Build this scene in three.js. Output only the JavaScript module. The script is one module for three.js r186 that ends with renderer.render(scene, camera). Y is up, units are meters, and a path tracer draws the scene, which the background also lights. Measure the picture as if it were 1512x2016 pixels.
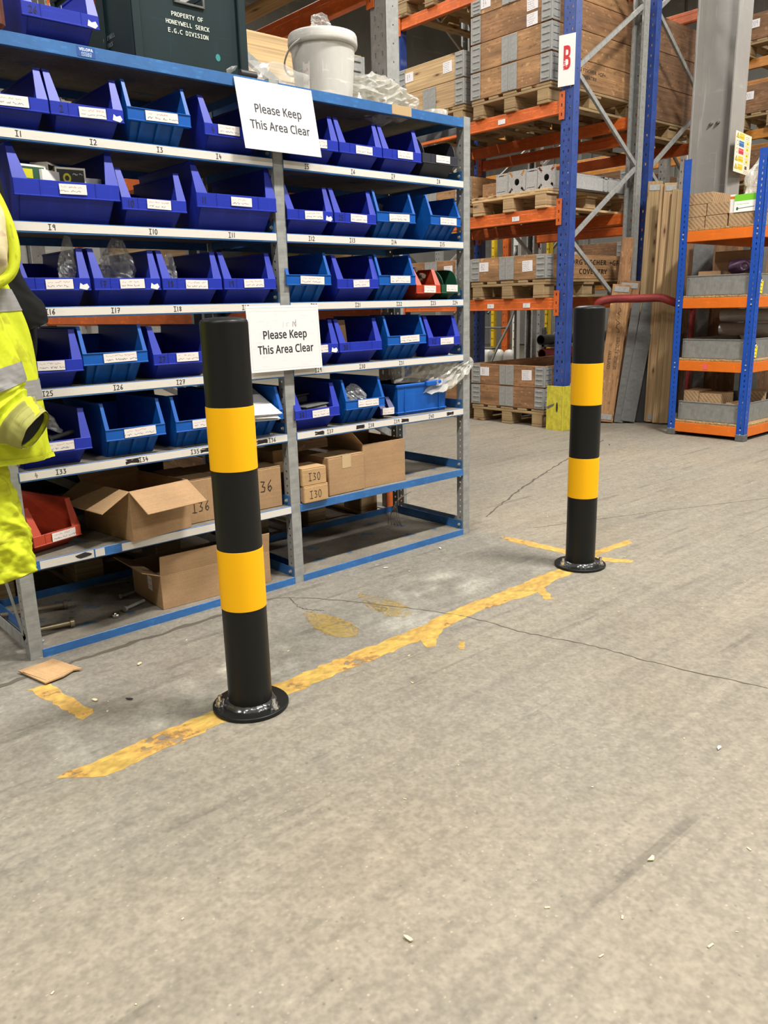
import * as THREE from 'three';
import { mergeGeometries } from 'three/addons/utils/BufferGeometryUtils.js';
import { RectAreaLightUniformsLib } from 'three/addons/lights/RectAreaLightUniformsLib.js';

// ---------------------------------------------------------------- camera, light, exposure
const scene = new THREE.Scene();
scene.background = new THREE.Color(0x0b0b0b);
const camera = new THREE.PerspectiveCamera(2 * Math.atan(1008 / 1578.62) * 180 / Math.PI, 1512 / 2016, 0.05, 80);
camera.rotation.order = 'YXZ';
camera.position.set(0, 1.02, 0);
camera.rotation.set(-0.25138895, -0.71985818, -0.02472284);
const renderer = new THREE.WebGLRenderer({ antialias: true });
renderer.toneMapping = THREE.LinearToneMapping;
renderer.toneMappingExposure = 0.61;
renderer.shadowMap.enabled = true;
RectAreaLightUniformsLib.init();
// rows of long roof lamps: [x, z, length along x, brightness]
const LAMP_Y = 6.6;
const LAMPS = [
  [3.3, 0.2, 1.3, 780], [-1.6, 0.2, 1.9, 270], [7.8, 0.2, 1.9, 170], [12.6, 0.2, 1.9, 300], [-6.3, 0.2, 1.9, 260],  // the lamp nearest the right wall is added to brighten wall and far rack
  [4.0, -7.2, 1.9, 230], [8.6, -7.2, 1.9, 260], [-0.6, -7.2, 1.9, 300],
  [1.6, 6.6, 1.9, 240], [6.2, 6.6, 1.9, 240],
];

// ---------------------------------------------------------------- helpers
let seed = 7;
const rnd = () => { seed = (seed + 0x6d2b79f5) | 0; let t = Math.imul(seed ^ (seed >>> 15), 1 | seed); t = (t + Math.imul(t ^ (t >>> 7), 61 | t)) ^ t; return ((t ^ (t >>> 14)) >>> 0) / 4294967296; };
const rr = (a, b) => a + (b - a) * rnd();
const V = (x, y, z) => new THREE.Vector3(x, y, z);
const PI = Math.PI;
const hash = (x, y, s) => { let h = Math.imul(x | 0, 374761393) + Math.imul(y | 0, 668265263) + Math.imul(s | 0, 2147483647 ^ 0x5bd1e995); h = Math.imul(h ^ (h >>> 13), 1274126177); return ((h ^ (h >>> 16)) >>> 0) / 4294967296; };
const mod = (a, n) => ((a % n) + n) % n;
function vn(x, y, px, py, s) {                      // value noise, repeating every px, py cells
  const x0 = Math.floor(x), y0 = Math.floor(y), fx = x - x0, fy = y - y0, u = fx * fx * (3 - 2 * fx), v = fy * fy * (3 - 2 * fy);
  const a = mod(x0, px), b = mod(x0 + 1, px), c = mod(y0, py), d = mod(y0 + 1, py);
  const p = hash(a, c, s), q = hash(b, c, s), r = hash(a, d, s), t = hash(b, d, s);
  return p + (q - p) * u + (r - p) * v + (p - q - r + t) * u * v;
}
function fb(u, v, nx, ny, oct, s) { let a = 0.5, t = 0, w = 0; for (let i = 0; i < oct; i++) { t += a * vn(u * nx, v * ny, nx, ny, s + i * 17); w += a; a *= 0.55; nx *= 2; ny *= 2; } return t / w; }
const nz = (x, y, s = 0, o = 3) => { let a = 0.5, t = 0, w = 0; for (let i = 0; i < o; i++) { t += a * vn(x, y, 65536, 65536, s + i * 31); w += a; a *= 0.5; x *= 2.03; y *= 2.03; } return t / w; };
const sst = (a, b, x) => { const t = Math.min(1, Math.max(0, (x - a) / (b - a))); return t * t * (3 - 2 * t); };
function tex(w, h, fn, srgb = true) {
  const d = new Uint8Array(w * h * 4);
  for (let j = 0; j < h; j++) for (let i = 0; i < w; i++) {
    const c = fn((i + 0.5) / w, (j + 0.5) / h), o = (j * w + i) * 4;
    for (let k = 0; k < 3; k++) d[o + k] = Math.max(0, Math.min(255, c[k] * 255));
    d[o + 3] = c.length > 3 ? Math.max(0, Math.min(255, c[3] * 255)) : 255;
  }
  const t = new THREE.DataTexture(d, w, h); t.wrapS = t.wrapT = THREE.RepeatWrapping; t.magFilter = THREE.LinearFilter; t.minFilter = THREE.LinearMipmapLinearFilter;
  if (srgb) t.colorSpace = THREE.SRGBColorSpace; t.needsUpdate = true; return t;
}
const rep = (t, u, v) => { const c = t.clone(); c.repeat.set(u, v); c.needsUpdate = true; return c; };
function canvasTex(w, h, draw) {
  const c = document.createElement('canvas'); c.width = w; c.height = h; const g = c.getContext('2d'); draw(g, w, h);
  const t = new THREE.CanvasTexture(c); t.colorSpace = THREE.SRGBColorSpace; return t;
}
// geometry: everything not indexed, uv in metres
function poly(P, faces) {                            // flat faces through points; uv from the dominant axis, u along the longer side
  const pos = [], nor = [], uv = [], bb = new THREE.Box3().setFromPoints(P), sz = bb.getSize(V(0, 0, 0)).toArray();
  const e1 = V(0, 0, 0), e2 = V(0, 0, 0);
  for (const f of faces) {
    const n = V(0, 0, 0);
    for (let i = 1; i + 1 < f.length; i++) { e1.subVectors(P[f[i]], P[f[0]]); e2.subVectors(P[f[i + 1]], P[f[0]]); n.add(e1.cross(e2)); }
    n.normalize();
    const a = n.toArray().map(Math.abs), k = a[0] > a[1] && a[0] > a[2] ? 0 : a[1] > a[2] ? 1 : 2;
    let [i0, i1] = [0, 1, 2].filter((q) => q !== k); if (sz[i1] > sz[i0]) [i0, i1] = [i1, i0];
    for (let i = 1; i + 1 < f.length; i++) for (const q of [f[0], f[i], f[i + 1]]) { const p = P[q].toArray(); pos.push(...p); nor.push(n.x, n.y, n.z); uv.push(p[i0], p[i1]); }
  }
  return geo(pos, nor, uv);
}
function geo(pos, nor, uv) {
  const g = new THREE.BufferGeometry();
  g.setAttribute('position', new THREE.Float32BufferAttribute(pos, 3)); g.setAttribute('normal', new THREE.Float32BufferAttribute(nor, 3)); g.setAttribute('uv', new THREE.Float32BufferAttribute(uv, 2));
  return g;
}
function cb(w, h, d, c = 0.002) {                    // box with chamfered edges, centred
  c = Math.min(c, w * 0.3, h * 0.3, d * 0.3);
  const H = [w / 2, h / 2, d / 2], P = [], id = {};
  for (let s = 0; s < 8; s++) for (let a = 0; a < 3; a++) {
    const sg = [s & 1 ? 1 : -1, s & 2 ? 1 : -1, s & 4 ? 1 : -1], p = [0, 1, 2].map((k) => sg[k] * (k === a ? H[k] : H[k] - c));
    id[s * 3 + a] = P.length; P.push(V(...p));
  }
  const F = [], out = (f) => { const n = V(0, 0, 0), m = V(0, 0, 0); f.forEach((i) => m.add(P[i])); n.crossVectors(P[f[1]].clone().sub(P[f[0]]), P[f[2]].clone().sub(P[f[0]])); F.push(n.dot(m) < 0 ? f.reverse() : f); };
  for (let a = 0; a < 3; a++) {
    const b = (a + 1) % 3, e = (a + 2) % 3;
    for (const s of [0, 1]) { const q = (x, y) => ((s << a) | (x << b) | (y << e)) * 3 + a; out([q(0, 0), q(1, 0), q(1, 1), q(0, 1)]); }
    for (const x of [0, 1]) for (const y of [0, 1]) { const q = (z, ax) => ((z << a) | (x << b) | (y << e)) * 3 + ax; out([q(0, b), q(1, b), q(1, e), q(0, e)]); }
  }
  for (let s = 0; s < 8; s++) out([s * 3, s * 3 + 1, s * 3 + 2]);
  return poly(P, F);
}
const mt = new THREE.Matrix4(), qt = new THREE.Quaternion(), eu = new THREE.Euler();
function at(g, x = 0, y = 0, z = 0, rx = 0, ry = 0, rz = 0, s = 1) { return g.applyMatrix4(mt.compose(V(x, y, z), qt.setFromEuler(eu.set(rx, ry, rz)), V(s, s, s))); }
const B = (w, h, d, x, y, z, c, rx, ry, rz) => at(cb(w, h, d, c), x, y, z, rx, ry, rz);
const BB = (x0, x1, y0, y1, z0, z1, c) => B(x1 - x0, y1 - y0, z1 - z0, (x0 + x1) / 2, (y0 + y1) / 2, (z0 + z1) / 2, c);
const shift = (g, du, dv) => { const a = g.attributes.uv; for (let i = 0; i < a.count; i++) a.setXY(i, a.getX(i) + du, a.getY(i) + dv); return g; };
const jog = (g) => shift(g, rr(0, 7), rr(0, 7));
const mg = (l) => (l.length === 1 ? l[0] : mergeGeometries(l.map((g) => { const n = g.index ? g.toNonIndexed() : g; for (const k of Object.keys(n.attributes)) if (!['position', 'normal', 'uv'].includes(k)) n.deleteAttribute(k); return n; })));
function hexa(a) { return poly(a.map((p) => V(...p)), [[0, 3, 2, 1], [4, 5, 6, 7], [0, 1, 5, 4], [1, 2, 6, 5], [2, 3, 7, 6], [3, 0, 4, 7]]); }   // 0-3 one end, 4-7 the other
function ext(pts, d, holes = []) {                   // polygon in xy pushed along +z
  const s = new THREE.Shape(pts.map((p) => new THREE.Vector2(p[0], p[1])));
  for (const h of holes) s.holes.push(new THREE.Path(h.map((p) => new THREE.Vector2(p[0], p[1]))));
  return new THREE.ExtrudeGeometry(s, { depth: d, bevelEnabled: false, curveSegments: 6 });
}
const ring = (x, y, rx, ry = rx, n = 8) => Array.from({ length: n }, (_, i) => [x + rx * Math.cos(-i / n * 2 * PI), y + ry * Math.sin(-i / n * 2 * PI)]);
const rect = (x, y, w, h) => [[x - w / 2, y - h / 2], [x - w / 2, y + h / 2], [x + w / 2, y + h / 2], [x + w / 2, y - h / 2]];
function bar(a, b, w, h, c = 0.001, roll = 0) {      // box section from a to b; w across, h along the rolled up direction
  const A = V(...a), D = V(...b).sub(A), L = D.length(), g = cb(w, h, L, c); if (roll) g.rotateZ(roll);
  const z = D.clone().normalize(), up = Math.abs(z.y) > 0.99 ? V(1, 0, 0) : V(0, 1, 0), x = V(0, 0, 0).crossVectors(up, z).normalize(), y = V(0, 0, 0).crossVectors(z, x);
  return g.applyMatrix4(new THREE.Matrix4().makeBasis(x, y, z).setPosition(A.clone().addScaledVector(D, 0.5)));
}
function rod(a, b, r, n = 12, r2 = r) {
  const A = V(...a), D = V(...b).sub(A), L = D.length(), g = new THREE.CylinderGeometry(r2, r, L, n);
  g.applyQuaternion(new THREE.Quaternion().setFromUnitVectors(V(0, 1, 0), D.clone().normalize())); const m = A.addScaledVector(D, 0.5); return g.translate(m.x, m.y, m.z);
}
const tube = (pts, r, n = 40, k = 8, closed = false) => new THREE.TubeGeometry(new THREE.CatmullRomCurve3(pts.map((p) => V(...p)), closed, 'catmullrom', 0.5), n, r, k, closed);
const lathe = (pr, n = 40) => new THREE.LatheGeometry(pr.map((p) => new THREE.Vector2(p[0], p[1])), n);
function loft(secs, nt, ny, disp, caps = true) {     // closed sections {c, rx, rz, e} joined smoothly; disp(theta, t) pushes outwards
  const ip = (f, t) => { const n = secs.length - 1, k = Math.min(n - 1, Math.floor(t * n)), u = t * n - k, g = (i) => f(secs[Math.max(0, Math.min(n, i))]); const p0 = g(k - 1), p1 = g(k), p2 = g(k + 1), p3 = g(k + 2); return 0.5 * (2 * p1 + (p2 - p0) * u + (2 * p0 - 5 * p1 + 4 * p2 - p3) * u * u + (3 * p1 - p0 - 3 * p2 + p3) * u * u * u); };
  const C = (t) => V(ip((s) => s.c[0], t), ip((s) => s.c[1], t), ip((s) => s.c[2], t));
  const pos = [], uv = [], idx = []; let U = V(1, 0, 0);
  for (let j = 0; j <= ny; j++) {
    const t = j / ny, c = C(t), T = C(Math.min(1, t + 0.01)).sub(C(Math.max(0, t - 0.01))).normalize();
    U.addScaledVector(T, -U.dot(T)).normalize(); const W = V(0, 0, 0).crossVectors(T, U);
    const a = ip((s) => s.rx, t), b = ip((s) => s.rz, t), e = ip((s) => s.e ?? 2, t);
    for (let i = 0; i <= nt; i++) {
      const th = i / nt * 2 * PI, cs = Math.cos(th), sn = Math.sin(th), d = disp ? disp(i === nt ? 0 : th, t) : 0;
      const px = Math.sign(cs) * Math.pow(Math.abs(cs), 2 / e) * (a + d), pz = Math.sign(sn) * Math.pow(Math.abs(sn), 2 / e) * (b + d);
      const p = c.clone().addScaledVector(U, px).addScaledVector(W, pz); pos.push(p.x, p.y, p.z); uv.push(th * (a + b) / 2, t);
    }
  }
  const w = nt + 1;
  for (let j = 0; j < ny; j++) for (let i = 0; i < nt; i++) { const q = j * w + i; idx.push(q, q + 1, q + w, q + 1, q + w + 1, q + w); }
  if (caps) for (const [j, f] of [[0, 0], [ny, 1]]) { const c = C(j / ny), k = pos.length / 3; pos.push(c.x, c.y, c.z); uv.push(0, 0); for (let i = 0; i < nt; i++) { const q = j * w + i; f ? idx.push(k, q, q + 1) : idx.push(k, q + 1, q); } }
  const g = new THREE.BufferGeometry(); g.setAttribute('position', new THREE.Float32BufferAttribute(pos, 3)); g.setAttribute('uv', new THREE.Float32BufferAttribute(uv, 2)); g.setIndex(idx); g.computeVertexNormals(); return g;
}
// printed card: a thin box whose +z face shows the rectangle r = [u0, v0, u1, v1] of its texture; the other faces take the paper colour at its corner
function card(w, h, t, r = [0, 0, 1, 1]) {
  const g = new THREE.BoxGeometry(w, h, t).toNonIndexed(), uv = g.attributes.uv, n = g.attributes.normal;
  for (let i = 0; i < uv.count; i++) n.getZ(i) > 0.5 ? uv.setXY(i, r[0] + (r[2] - r[0]) * uv.getX(i), r[1] + (r[3] - r[1]) * uv.getY(i)) : uv.setXY(i, r[0] + 0.004 * (r[2] - r[0]), r[1] + 0.01 * (r[3] - r[1]));
  return g;
}
// a sheet of print lying 0.6 mm proud of its surface (letters only, the rest is clear)
function print(w, h, r = [0, 0, 1, 1]) { const g = new THREE.PlaneGeometry(w, h).toNonIndexed(), uv = g.attributes.uv; for (let i = 0; i < uv.count; i++) uv.setXY(i, r[0] + (r[2] - r[0]) * uv.getX(i), r[1] + (r[3] - r[1]) * uv.getY(i)); return g; }

// ---------------------------------------------------------------- naming
const taken = {};
function numbered(n) { taken[n] = (taken[n] ?? -1) + 1; return taken[n] ? n + '_' + String(taken[n]).padStart(3, '0') : n; }
function part(name, g, m, parent, label) { const o = new THREE.Mesh(Array.isArray(g) ? mg(g) : g, m); o.name = name; o.castShadow = o.receiveShadow = true; if (label) o.userData.label = label; parent.add(o); return o; }
function thing(name, label, category, p = [0, 0, 0], turn = 0, group) {
  const o = new THREE.Group(); o.name = numbered(name); o.position.set(...p); o.rotation.y = turn; o.userData = { label, category }; if (group) o.userData.group = group; scene.add(o); return o;
}
function single(name, label, category, g, m, p = [0, 0, 0], turn = 0, group) { const o = part(numbered(name), g, m, scene); o.position.set(...p); o.rotation.y = turn; o.userData = { label, category }; if (group) o.userData.group = group; return o; }
function copyOf(src, label, p, turn = 0, group) { const c = src.clone(); c.name = numbered(src.name.replace(/_\d{3}$/, '')); c.userData = { ...src.userData, label }; if (group) c.userData.group = group; c.position.set(...p); c.rotation.y = turn; scene.add(c); return c; }
function setting(name, g, m) { const o = part(name, g, m, scene); o.userData.kind = 'structure'; return o; }

// ---------------------------------------------------------------- textures
const T = {};
T.concrete = tex(1024, 1024, (u, v) => {
  const a = fb(u, v, 6, 6, 5, 1), b = fb(u, v, 90, 90, 3, 9), st = fb(u, v, 5, 110, 3, 21), st2 = fb(u, v, 3, 60, 4, 33);
  let k = 0.80 + (a - 0.5) * 0.035 + (b - 0.5) * 0.12 + (fb(u, v, 260, 260, 2, 29) - 0.5) * 0.17 + (st - 0.5) * 0.10;
  k -= sst(0.64, 0.74, st2) * sst(0.42, 0.6, fb(u, v, 9, 14, 2, 44)) * 0.09;
  const ci = Math.floor(u * 170), cj = Math.floor(v * 170), h = hash(ci, cj, 5);
  if (h > 0.945) { const dx = u * 170 - ci - 0.3 - 0.4 * hash(ci, cj, 6), dy = v * 170 - cj - 0.3 - 0.4 * hash(ci, cj, 7); k += sst(0.26, 0.10, Math.hypot(dx, dy * 1.3)) * (0.06 + 0.16 * hash(ci, cj, 8)); }
  if (h < 0.010) { const dx = u * 170 - ci - 0.3 - 0.4 * hash(ci, cj, 16), dy = v * 170 - cj - 0.3 - 0.4 * hash(ci, cj, 17); k -= sst(0.3, 0.1, Math.hypot(dx, dy)) * 0.12; }
  const c = (fb(u, v, 4, 4, 3, 77) - 0.5) * 0.03;
  return [k + c, k, k - c];
});
T.wood = tex(512, 512, (u, v) => {
  const w = fb(u, v, 2, 5, 3, 3) * 0.25, g = fb(u, v + w * 0.06, 3, 70, 3, 12), b = fb(u, v, 3, 4, 3, 51);
  let k = 0.84 + (g - 0.5) * 0.34 + (b - 0.5) * 0.16, kn = 0;
  for (let i = 0; i < 7; i++) { let dx = Math.abs(u - hash(i, 1, 3)), dy = Math.abs(v - hash(i, 2, 3)); dx = Math.min(dx, 1 - dx) * 1.25; dy = Math.min(dy, 1 - dy); const d = Math.hypot(dx * 0.62, dy) * 55; kn = Math.max(kn, sst(1.2, 0.3, d) + 0.35 * sst(2.6, 1.2, d)); }
  k -= kn * 0.34;
  return [k, k - 0.02 - kn * 0.05, k - 0.045 - kn * 0.07];
});
T.oldwood = tex(512, 512, (u, v) => {
  const g = fb(u, v, 3, 60, 3, 14), b = fb(u, v, 5, 7, 4, 90), s = fb(u, v, 30, 46, 3, 60), st = fb(u, v, 4, 90, 2, 66);
  let k = 0.82 + (g - 0.5) * 0.22 + (b - 0.5) * 0.42;
  const dirt = sst(0.60, 0.80, s) * sst(0.40, 0.62, b + 0.12) * 0.16 + sst(0.66, 0.80, st) * 0.09;
  k -= dirt; const pale = sst(0.77, 0.82, fb(u, v, 26, 20, 2, 71)); k += pale * 0.16;
  return [k, k - 0.02 + pale * 0.02, k - 0.04 + pale * 0.05];
});
T.card = tex(256, 256, (u, v) => { const k = 0.88 + (fb(u, v, 3, 90, 2, 5) - 0.5) * 0.07 + (fb(u, v, 90, 90, 2, 8) - 0.5) * 0.08 + (fb(u, v, 4, 4, 3, 15) - 0.5) * 0.10; return [k, k - 0.01, k - 0.02]; });
T.galv = tex(256, 256, (u, v) => { const k = 0.86 + (fb(u, v, 14, 14, 4, 4) - 0.5) * 0.16 + (fb(u, v, 60, 4, 2, 40) - 0.5) * 0.08; return [k, k, k]; });
T.scuff = tex(512, 512, (u, v) => { const a = fb(u, v, 6, 6, 4, 2), s = fb(u, v, 5, 80, 3, 6), d = fb(u, v, 60, 6, 3, 16); let k = 0.88 + (a - 0.5) * 0.14; k += sst(0.68, 0.8, s) * 0.10 + sst(0.70, 0.82, d) * 0.08; return [k, k, k]; });
T.chip = tex(256, 256, (u, v) => { const k = 0.78 + (fb(u, v, 40, 40, 3, 4) - 0.5) * 0.7 + (fb(u, v, 80, 30, 2, 14) - 0.5) * 0.4; return [k, k * 0.95, k * 0.86]; });
T.dust = tex(512, 512, (u, v) => { const a = fb(u, v, 5, 5, 5, 3), b = fb(u, v, 70, 70, 2, 13), m = sst(0.66, 0.76, fb(u, v, 7, 11, 4, 23)); const k = 0.84 + (a - 0.5) * 0.3 + (b - 0.5) * 0.14; return [k - m * 0.28, k - m * 0.13, k + m * 0.10]; });
T.worn = tex(512, 512, (u, v) => { const a = fb(u, v, 8, 8, 4, 30), s = fb(u, v, 12, 60, 3, 31); const k = 0.86 + (a - 0.5) * 0.22, w = sst(0.62, 0.72, s) * sst(0.5, 0.6, a); return [k + w * 0.25, k + w * 0.2, k + w * 0.1]; });
T.weave = tex(256, 256, (u, v) => { const k = 0.5 + 0.25 * Math.sin(u * 2 * PI * 64) * Math.sin(v * 2 * PI * 64) + (fb(u, v, 8, 8, 4, 9) - 0.5) * 0.5; return [k, k, k]; }, false);
T.hivis = tex(256, 256, (u, v) => { const a = fb(u, v, 4, 4, 4, 61), b = fb(u, v, 40, 40, 2, 63), st = sst(0.6, 0.75, fb(u, v, 6, 6, 4, 69)); const k = 0.93 + (a - 0.5) * 0.1 + (b - 0.5) * 0.05; return [k - st * 0.10, k - st * 0.13, k - st * 0.10]; });
T.paint = tex(512, 512, (u, v) => {             // worn floor paint: flakes away in grainy patches and long scrapes
  const a = fb(u, v, 7, 7, 5, 5), b = fb(u, v, 60, 60, 3, 6), s = fb(u, v, 8, 60, 4, 7), k = 0.86 + (fb(u, v, 30, 50, 3, 8) - 0.5) * 0.34;
  const al = sst(0.25, 0.44, a * 0.55 + b * 0.25 + s * 0.2);
  return [k, k * (0.97 + (a - 0.5) * 0.16), k * 0.9, al];
});
T.faint = tex(512, 512, (u, v) => { const a = fb(u, v, 6, 6, 5, 15), b = fb(u, v, 90, 90, 3, 16), k = 0.85 + (b - 0.5) * 0.3; return [k, k, k, 0.44 * sst(0.34, 0.62, a * 0.55 + b * 0.45)]; });
T.hatch = tex(256, 256, (u, v) => { const q = mod((u * 1.0 + v) * 10, 1), m = sst(0.40, 0.48, q) * sst(0.98, 0.90, q) * (0.55 + 0.45 * sst(0.42, 0.55, fb(u, v, 40, 40, 2, 5))); const k = 0.9 + (fb(u, v, 60, 60, 2, 2) - 0.5) * 0.08; return [k - m * 0.17, k - m * 0.20, k - m * 0.22]; });

// ---------------------------------------------------------------- handwriting (marker strokes), labels, signs
const GLY = {
  0: [[.5, 0, .15, .2, .1, .6, .3, 1, .65, 1, .9, .6, .8, .15, .5, 0]], 1: [[.5, 0, .5, 1]], 2: [[.1, .2, .4, 0, .8, .15, .75, .45, .1, 1, .95, .95]], 3: [[.15, .05, .8, .1, .4, .45, .85, .6, .7, .95, .1, .95]],
  4: [[.35, 0, .15, .6, .9, .6], [.65, .3, .6, 1]], 5: [[.85, 0, .25, 0, .2, .45, .7, .45, .85, .75, .6, 1, .1, .95]], 6: [[.75, 0, .25, .4, .15, .8, .5, 1, .85, .75, .6, .5, .2, .7]], 7: [[.1, .05, .9, .05, .4, 1], [.3, .5, .8, .5]],
  8: [[.5, .45, .15, .25, .45, 0, .8, .2, .5, .45, .15, .75, .5, 1, .85, .75, .5, .45]], 9: [[.85, .3, .5, .5, .2, .3, .45, 0, .85, .1, .8, 1]],
  I: [[.1, 0, .9, 0], [.5, 0, .5, 1], [.1, 1, .9, 1]], B: [[.2, 0, .2, 1, .7, 1, .9, .75, .65, .5, .2, .48, .65, .45, .8, .2, .6, 0, .2, 0]], D: [[.2, 0, .2, 1, .6, .95, .9, .5, .6, .05, .1, 0]], L: [[.2, 0, .2, 1, .8, 1]], '-': [[.2, .5, .8, .5]], ' ': [],
};
function hand(g, s, x, y, h, lw, col) {              // writes s with its top left corner at x, y
  g.strokeStyle = col; g.lineWidth = lw; g.lineCap = g.lineJoin = 'round'; let cx = x;
  for (const ch of s) {
    const w = h * (ch === '1' ? 0.35 : 0.55);
    for (const st of GLY[ch] ?? []) { g.beginPath(); for (let i = 0; i < st.length; i += 2) { const px = cx + st[i] * w + rr(-.02, .02) * h, py = y + st[i + 1] * h + rr(-.03, .03) * h; i ? g.lineTo(px, py) : g.moveTo(px, py); } g.stroke(); }
    cx += w + h * 0.16;
  }
  return cx - x;
}
function scrawl(g, x, y, w, h, col, lw) {            // a line of small unreadable writing
  g.strokeStyle = col; g.lineWidth = lw; g.lineCap = 'round'; let cx = x;
  while (cx < x + w) { const ww = rr(1.2, 4.5) * h * 0.8; g.beginPath(); g.moveTo(cx, y); for (let q = 0; q < ww; q += h * 0.28) g.lineTo(cx + q + rr(-.08, .08) * h, y + rr(-.5, .5) * h); g.stroke(); cx += ww + h * 0.7; }
}
// shelf-edge strips, one row of the sheet each
const STRIP_TXT = [
  [[0.834, 'I1'], [1.039, 'I2'], [1.245, 'I3'], [1.448, 'I4']], [[1.795, 'I5'], [2.003, 'I6'], [2.2, 'I7'], [2.444, 'I8']],
  [[0.892, 'I9'], [1.201, 'I10'], [1.48, 'I11']], [[1.804, 'I12'], [1.991, 'I13'], [2.199, 'I14'], [2.465, 'I15']],
  [[0.86, 'I16'], [1.055, 'I17'], [1.261, 'I18'], [1.513, 'I19']], [[1.8, 'I20'], [2.008, 'I21'], [2.219, 'I22'], [2.409, 'I23'], [2.539, 'I24']],
  [[0.822, 'I25'], [1.036, 'I26'], [1.248, 'I27']], [[1.807, 'I29'], [2.019, 'I30'], [2.227, 'I31']],
  [[0.76, '4'], [0.832, 'I33'], [1.057, '#'], [1.095, 'I34'], [1.278, 'I35'], [1.32, '#'], [1.543, '#'], [1.587, 'I36']], [[1.799, '#'], [1.85, 'I37'], [1.999, '#'], [2.056, 'I38'], [2.193, 'I39'], [2.238, '#'], [2.391, 'I40'], [2.506, '#']],
  [],
];
const LB = [0.712, 1.652], RB = [1.697, 2.588];      // the two bays, clear between the posts
const stripTex = canvasTex(2048, 704, (g) => {
  g.fillStyle = '#d3cec6'; g.fillRect(0, 0, 2048, 704);
  for (let i = 0; i < 900; i++) { g.fillStyle = `rgba(120,105,85,${rr(0.02, 0.10)})`; g.fillRect(rr(0, 2048), rr(0, 704), rr(2, 60), rr(1, 5)); }
  STRIP_TXT.forEach((row, k) => {
    const [a, b] = k % 2 ? RB : LB;
    for (const [x, s] of row) {
      const px = (x - a) / (b - a) * 2048, y0 = k * 64 + 15;
      if (s === '#') { for (let q = 0; q < 16; q++) { g.strokeStyle = q % 3 ? '#0d0b0b' : '#2a1518'; g.lineWidth = 6; g.beginPath(); g.moveTo(px - 42 + rr(-8, 8), y0 + rr(2, 36)); g.lineTo(px + 42 + rr(-8, 8), y0 + rr(2, 36)); g.stroke(); } } else hand(g, s, px - 12 * s.length, y0, 34, 5.5, s === '4' ? '#6d675f' : '#17151a');
    }
  });
});
// small white cards on the bins: 8 x 16 on a sheet
const cardTex = canvasTex(1024, 1024, (g) => {
  g.fillStyle = '#ddd6d2'; g.fillRect(0, 0, 1024, 1024);
  for (let j = 0; j < 16; j++) for (let i = 0; i < 8; i++) { const x = i * 128, y = j * 64; scrawl(g, x + 12, y + 20, 18, 11, 'rgba(120,90,85,.6)', 1.4); scrawl(g, x + 46, y + 19, 48, 12, 'rgba(150,95,80,.75)', 1.8); scrawl(g, x + 10, y + 45, 96, 13, 'rgba(40,38,70,.8)', 1.8); }
});
const cell = (k) => { const i = k % 8, j = Math.floor(k / 8) % 16; return [(i * 128 + 1) / 1024, 1 - (j * 64 + 63) / 1024, (i * 128 + 127) / 1024, 1 - (j * 64 + 1) / 1024]; };
// marker writing on clear ground: 8 x 8 on a sheet
const MARK = ['17', '18', '19', '10', '11', '4', '24', '27', '30', '38', '26', '25', '6', '9', '32', '2', 'I36', 'I36', '1', 'I30', 'I30', 'D', '13', '21'];
const markTex = canvasTex(1024, 512, (g) => { MARK.forEach((s, k) => { const i = k % 8, j = Math.floor(k / 8); hand(g, s, i * 128 + 64 - s.length * 15, j * 64 + 12, 40, k > 15 ? 3.2 : 5, k > 15 ? '#1c1714' : '#14122c'); }); });
const markCell = (s, n = 0) => { let k = MARK.indexOf(s); while (n-- > 0) k = MARK.indexOf(s, k + 1); const i = k % 8, j = Math.floor(k / 8); return [i / 8, 1 - (j * 64 + 64) / 512, (i + 1) / 8, 1 - j * 64 / 512]; };
// notes and stickers on crates and beams: 4 x 4 cells of 256 x 128
const NOTES = ['B1', 'B2', 'B4', 'B9', 'note', 'note', 'note', 'note', 'L', '3', '14', '21', 'D09', 'D01', 'tag', 'note'];
const noteTex = canvasTex(1024, 512, (g) => {
  NOTES.forEach((s, k) => {
    const x = (k % 4) * 256, y = Math.floor(k / 4) * 128; g.fillStyle = s === 'tag' ? '#f0dc2a' : '#dcd9da'; g.fillRect(x, y, 256, 128);
    if (s === 'note') { for (let q = 0; q < 5; q++) scrawl(g, x + rr(14, 40), y + 20 + q * 22, rr(110, 200), 14, q < 1 ? 'rgba(60,60,70,.9)' : 'rgba(55,50,95,.8)', 2.4); } else if (s === 'tag') { for (let q = 0; q < 3; q++) scrawl(g, x + 40, y + 24 + q * 38, 170, 14, 'rgba(60,50,0,.9)', 5); } else hand(g, s, x + 60, y + 28, 72, 5, k < 4 || k > 11 ? 'rgba(70,65,110,.9)' : '#1d1a1d');
  });
});
const noteCell = (k) => { const i = k % 4, j = Math.floor(k / 4); return [(i * 256 + 2) / 1024, 1 - (j * 128 + 126) / 512, (i * 256 + 254) / 1024, 1 - (j * 128 + 2) / 512]; };
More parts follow.
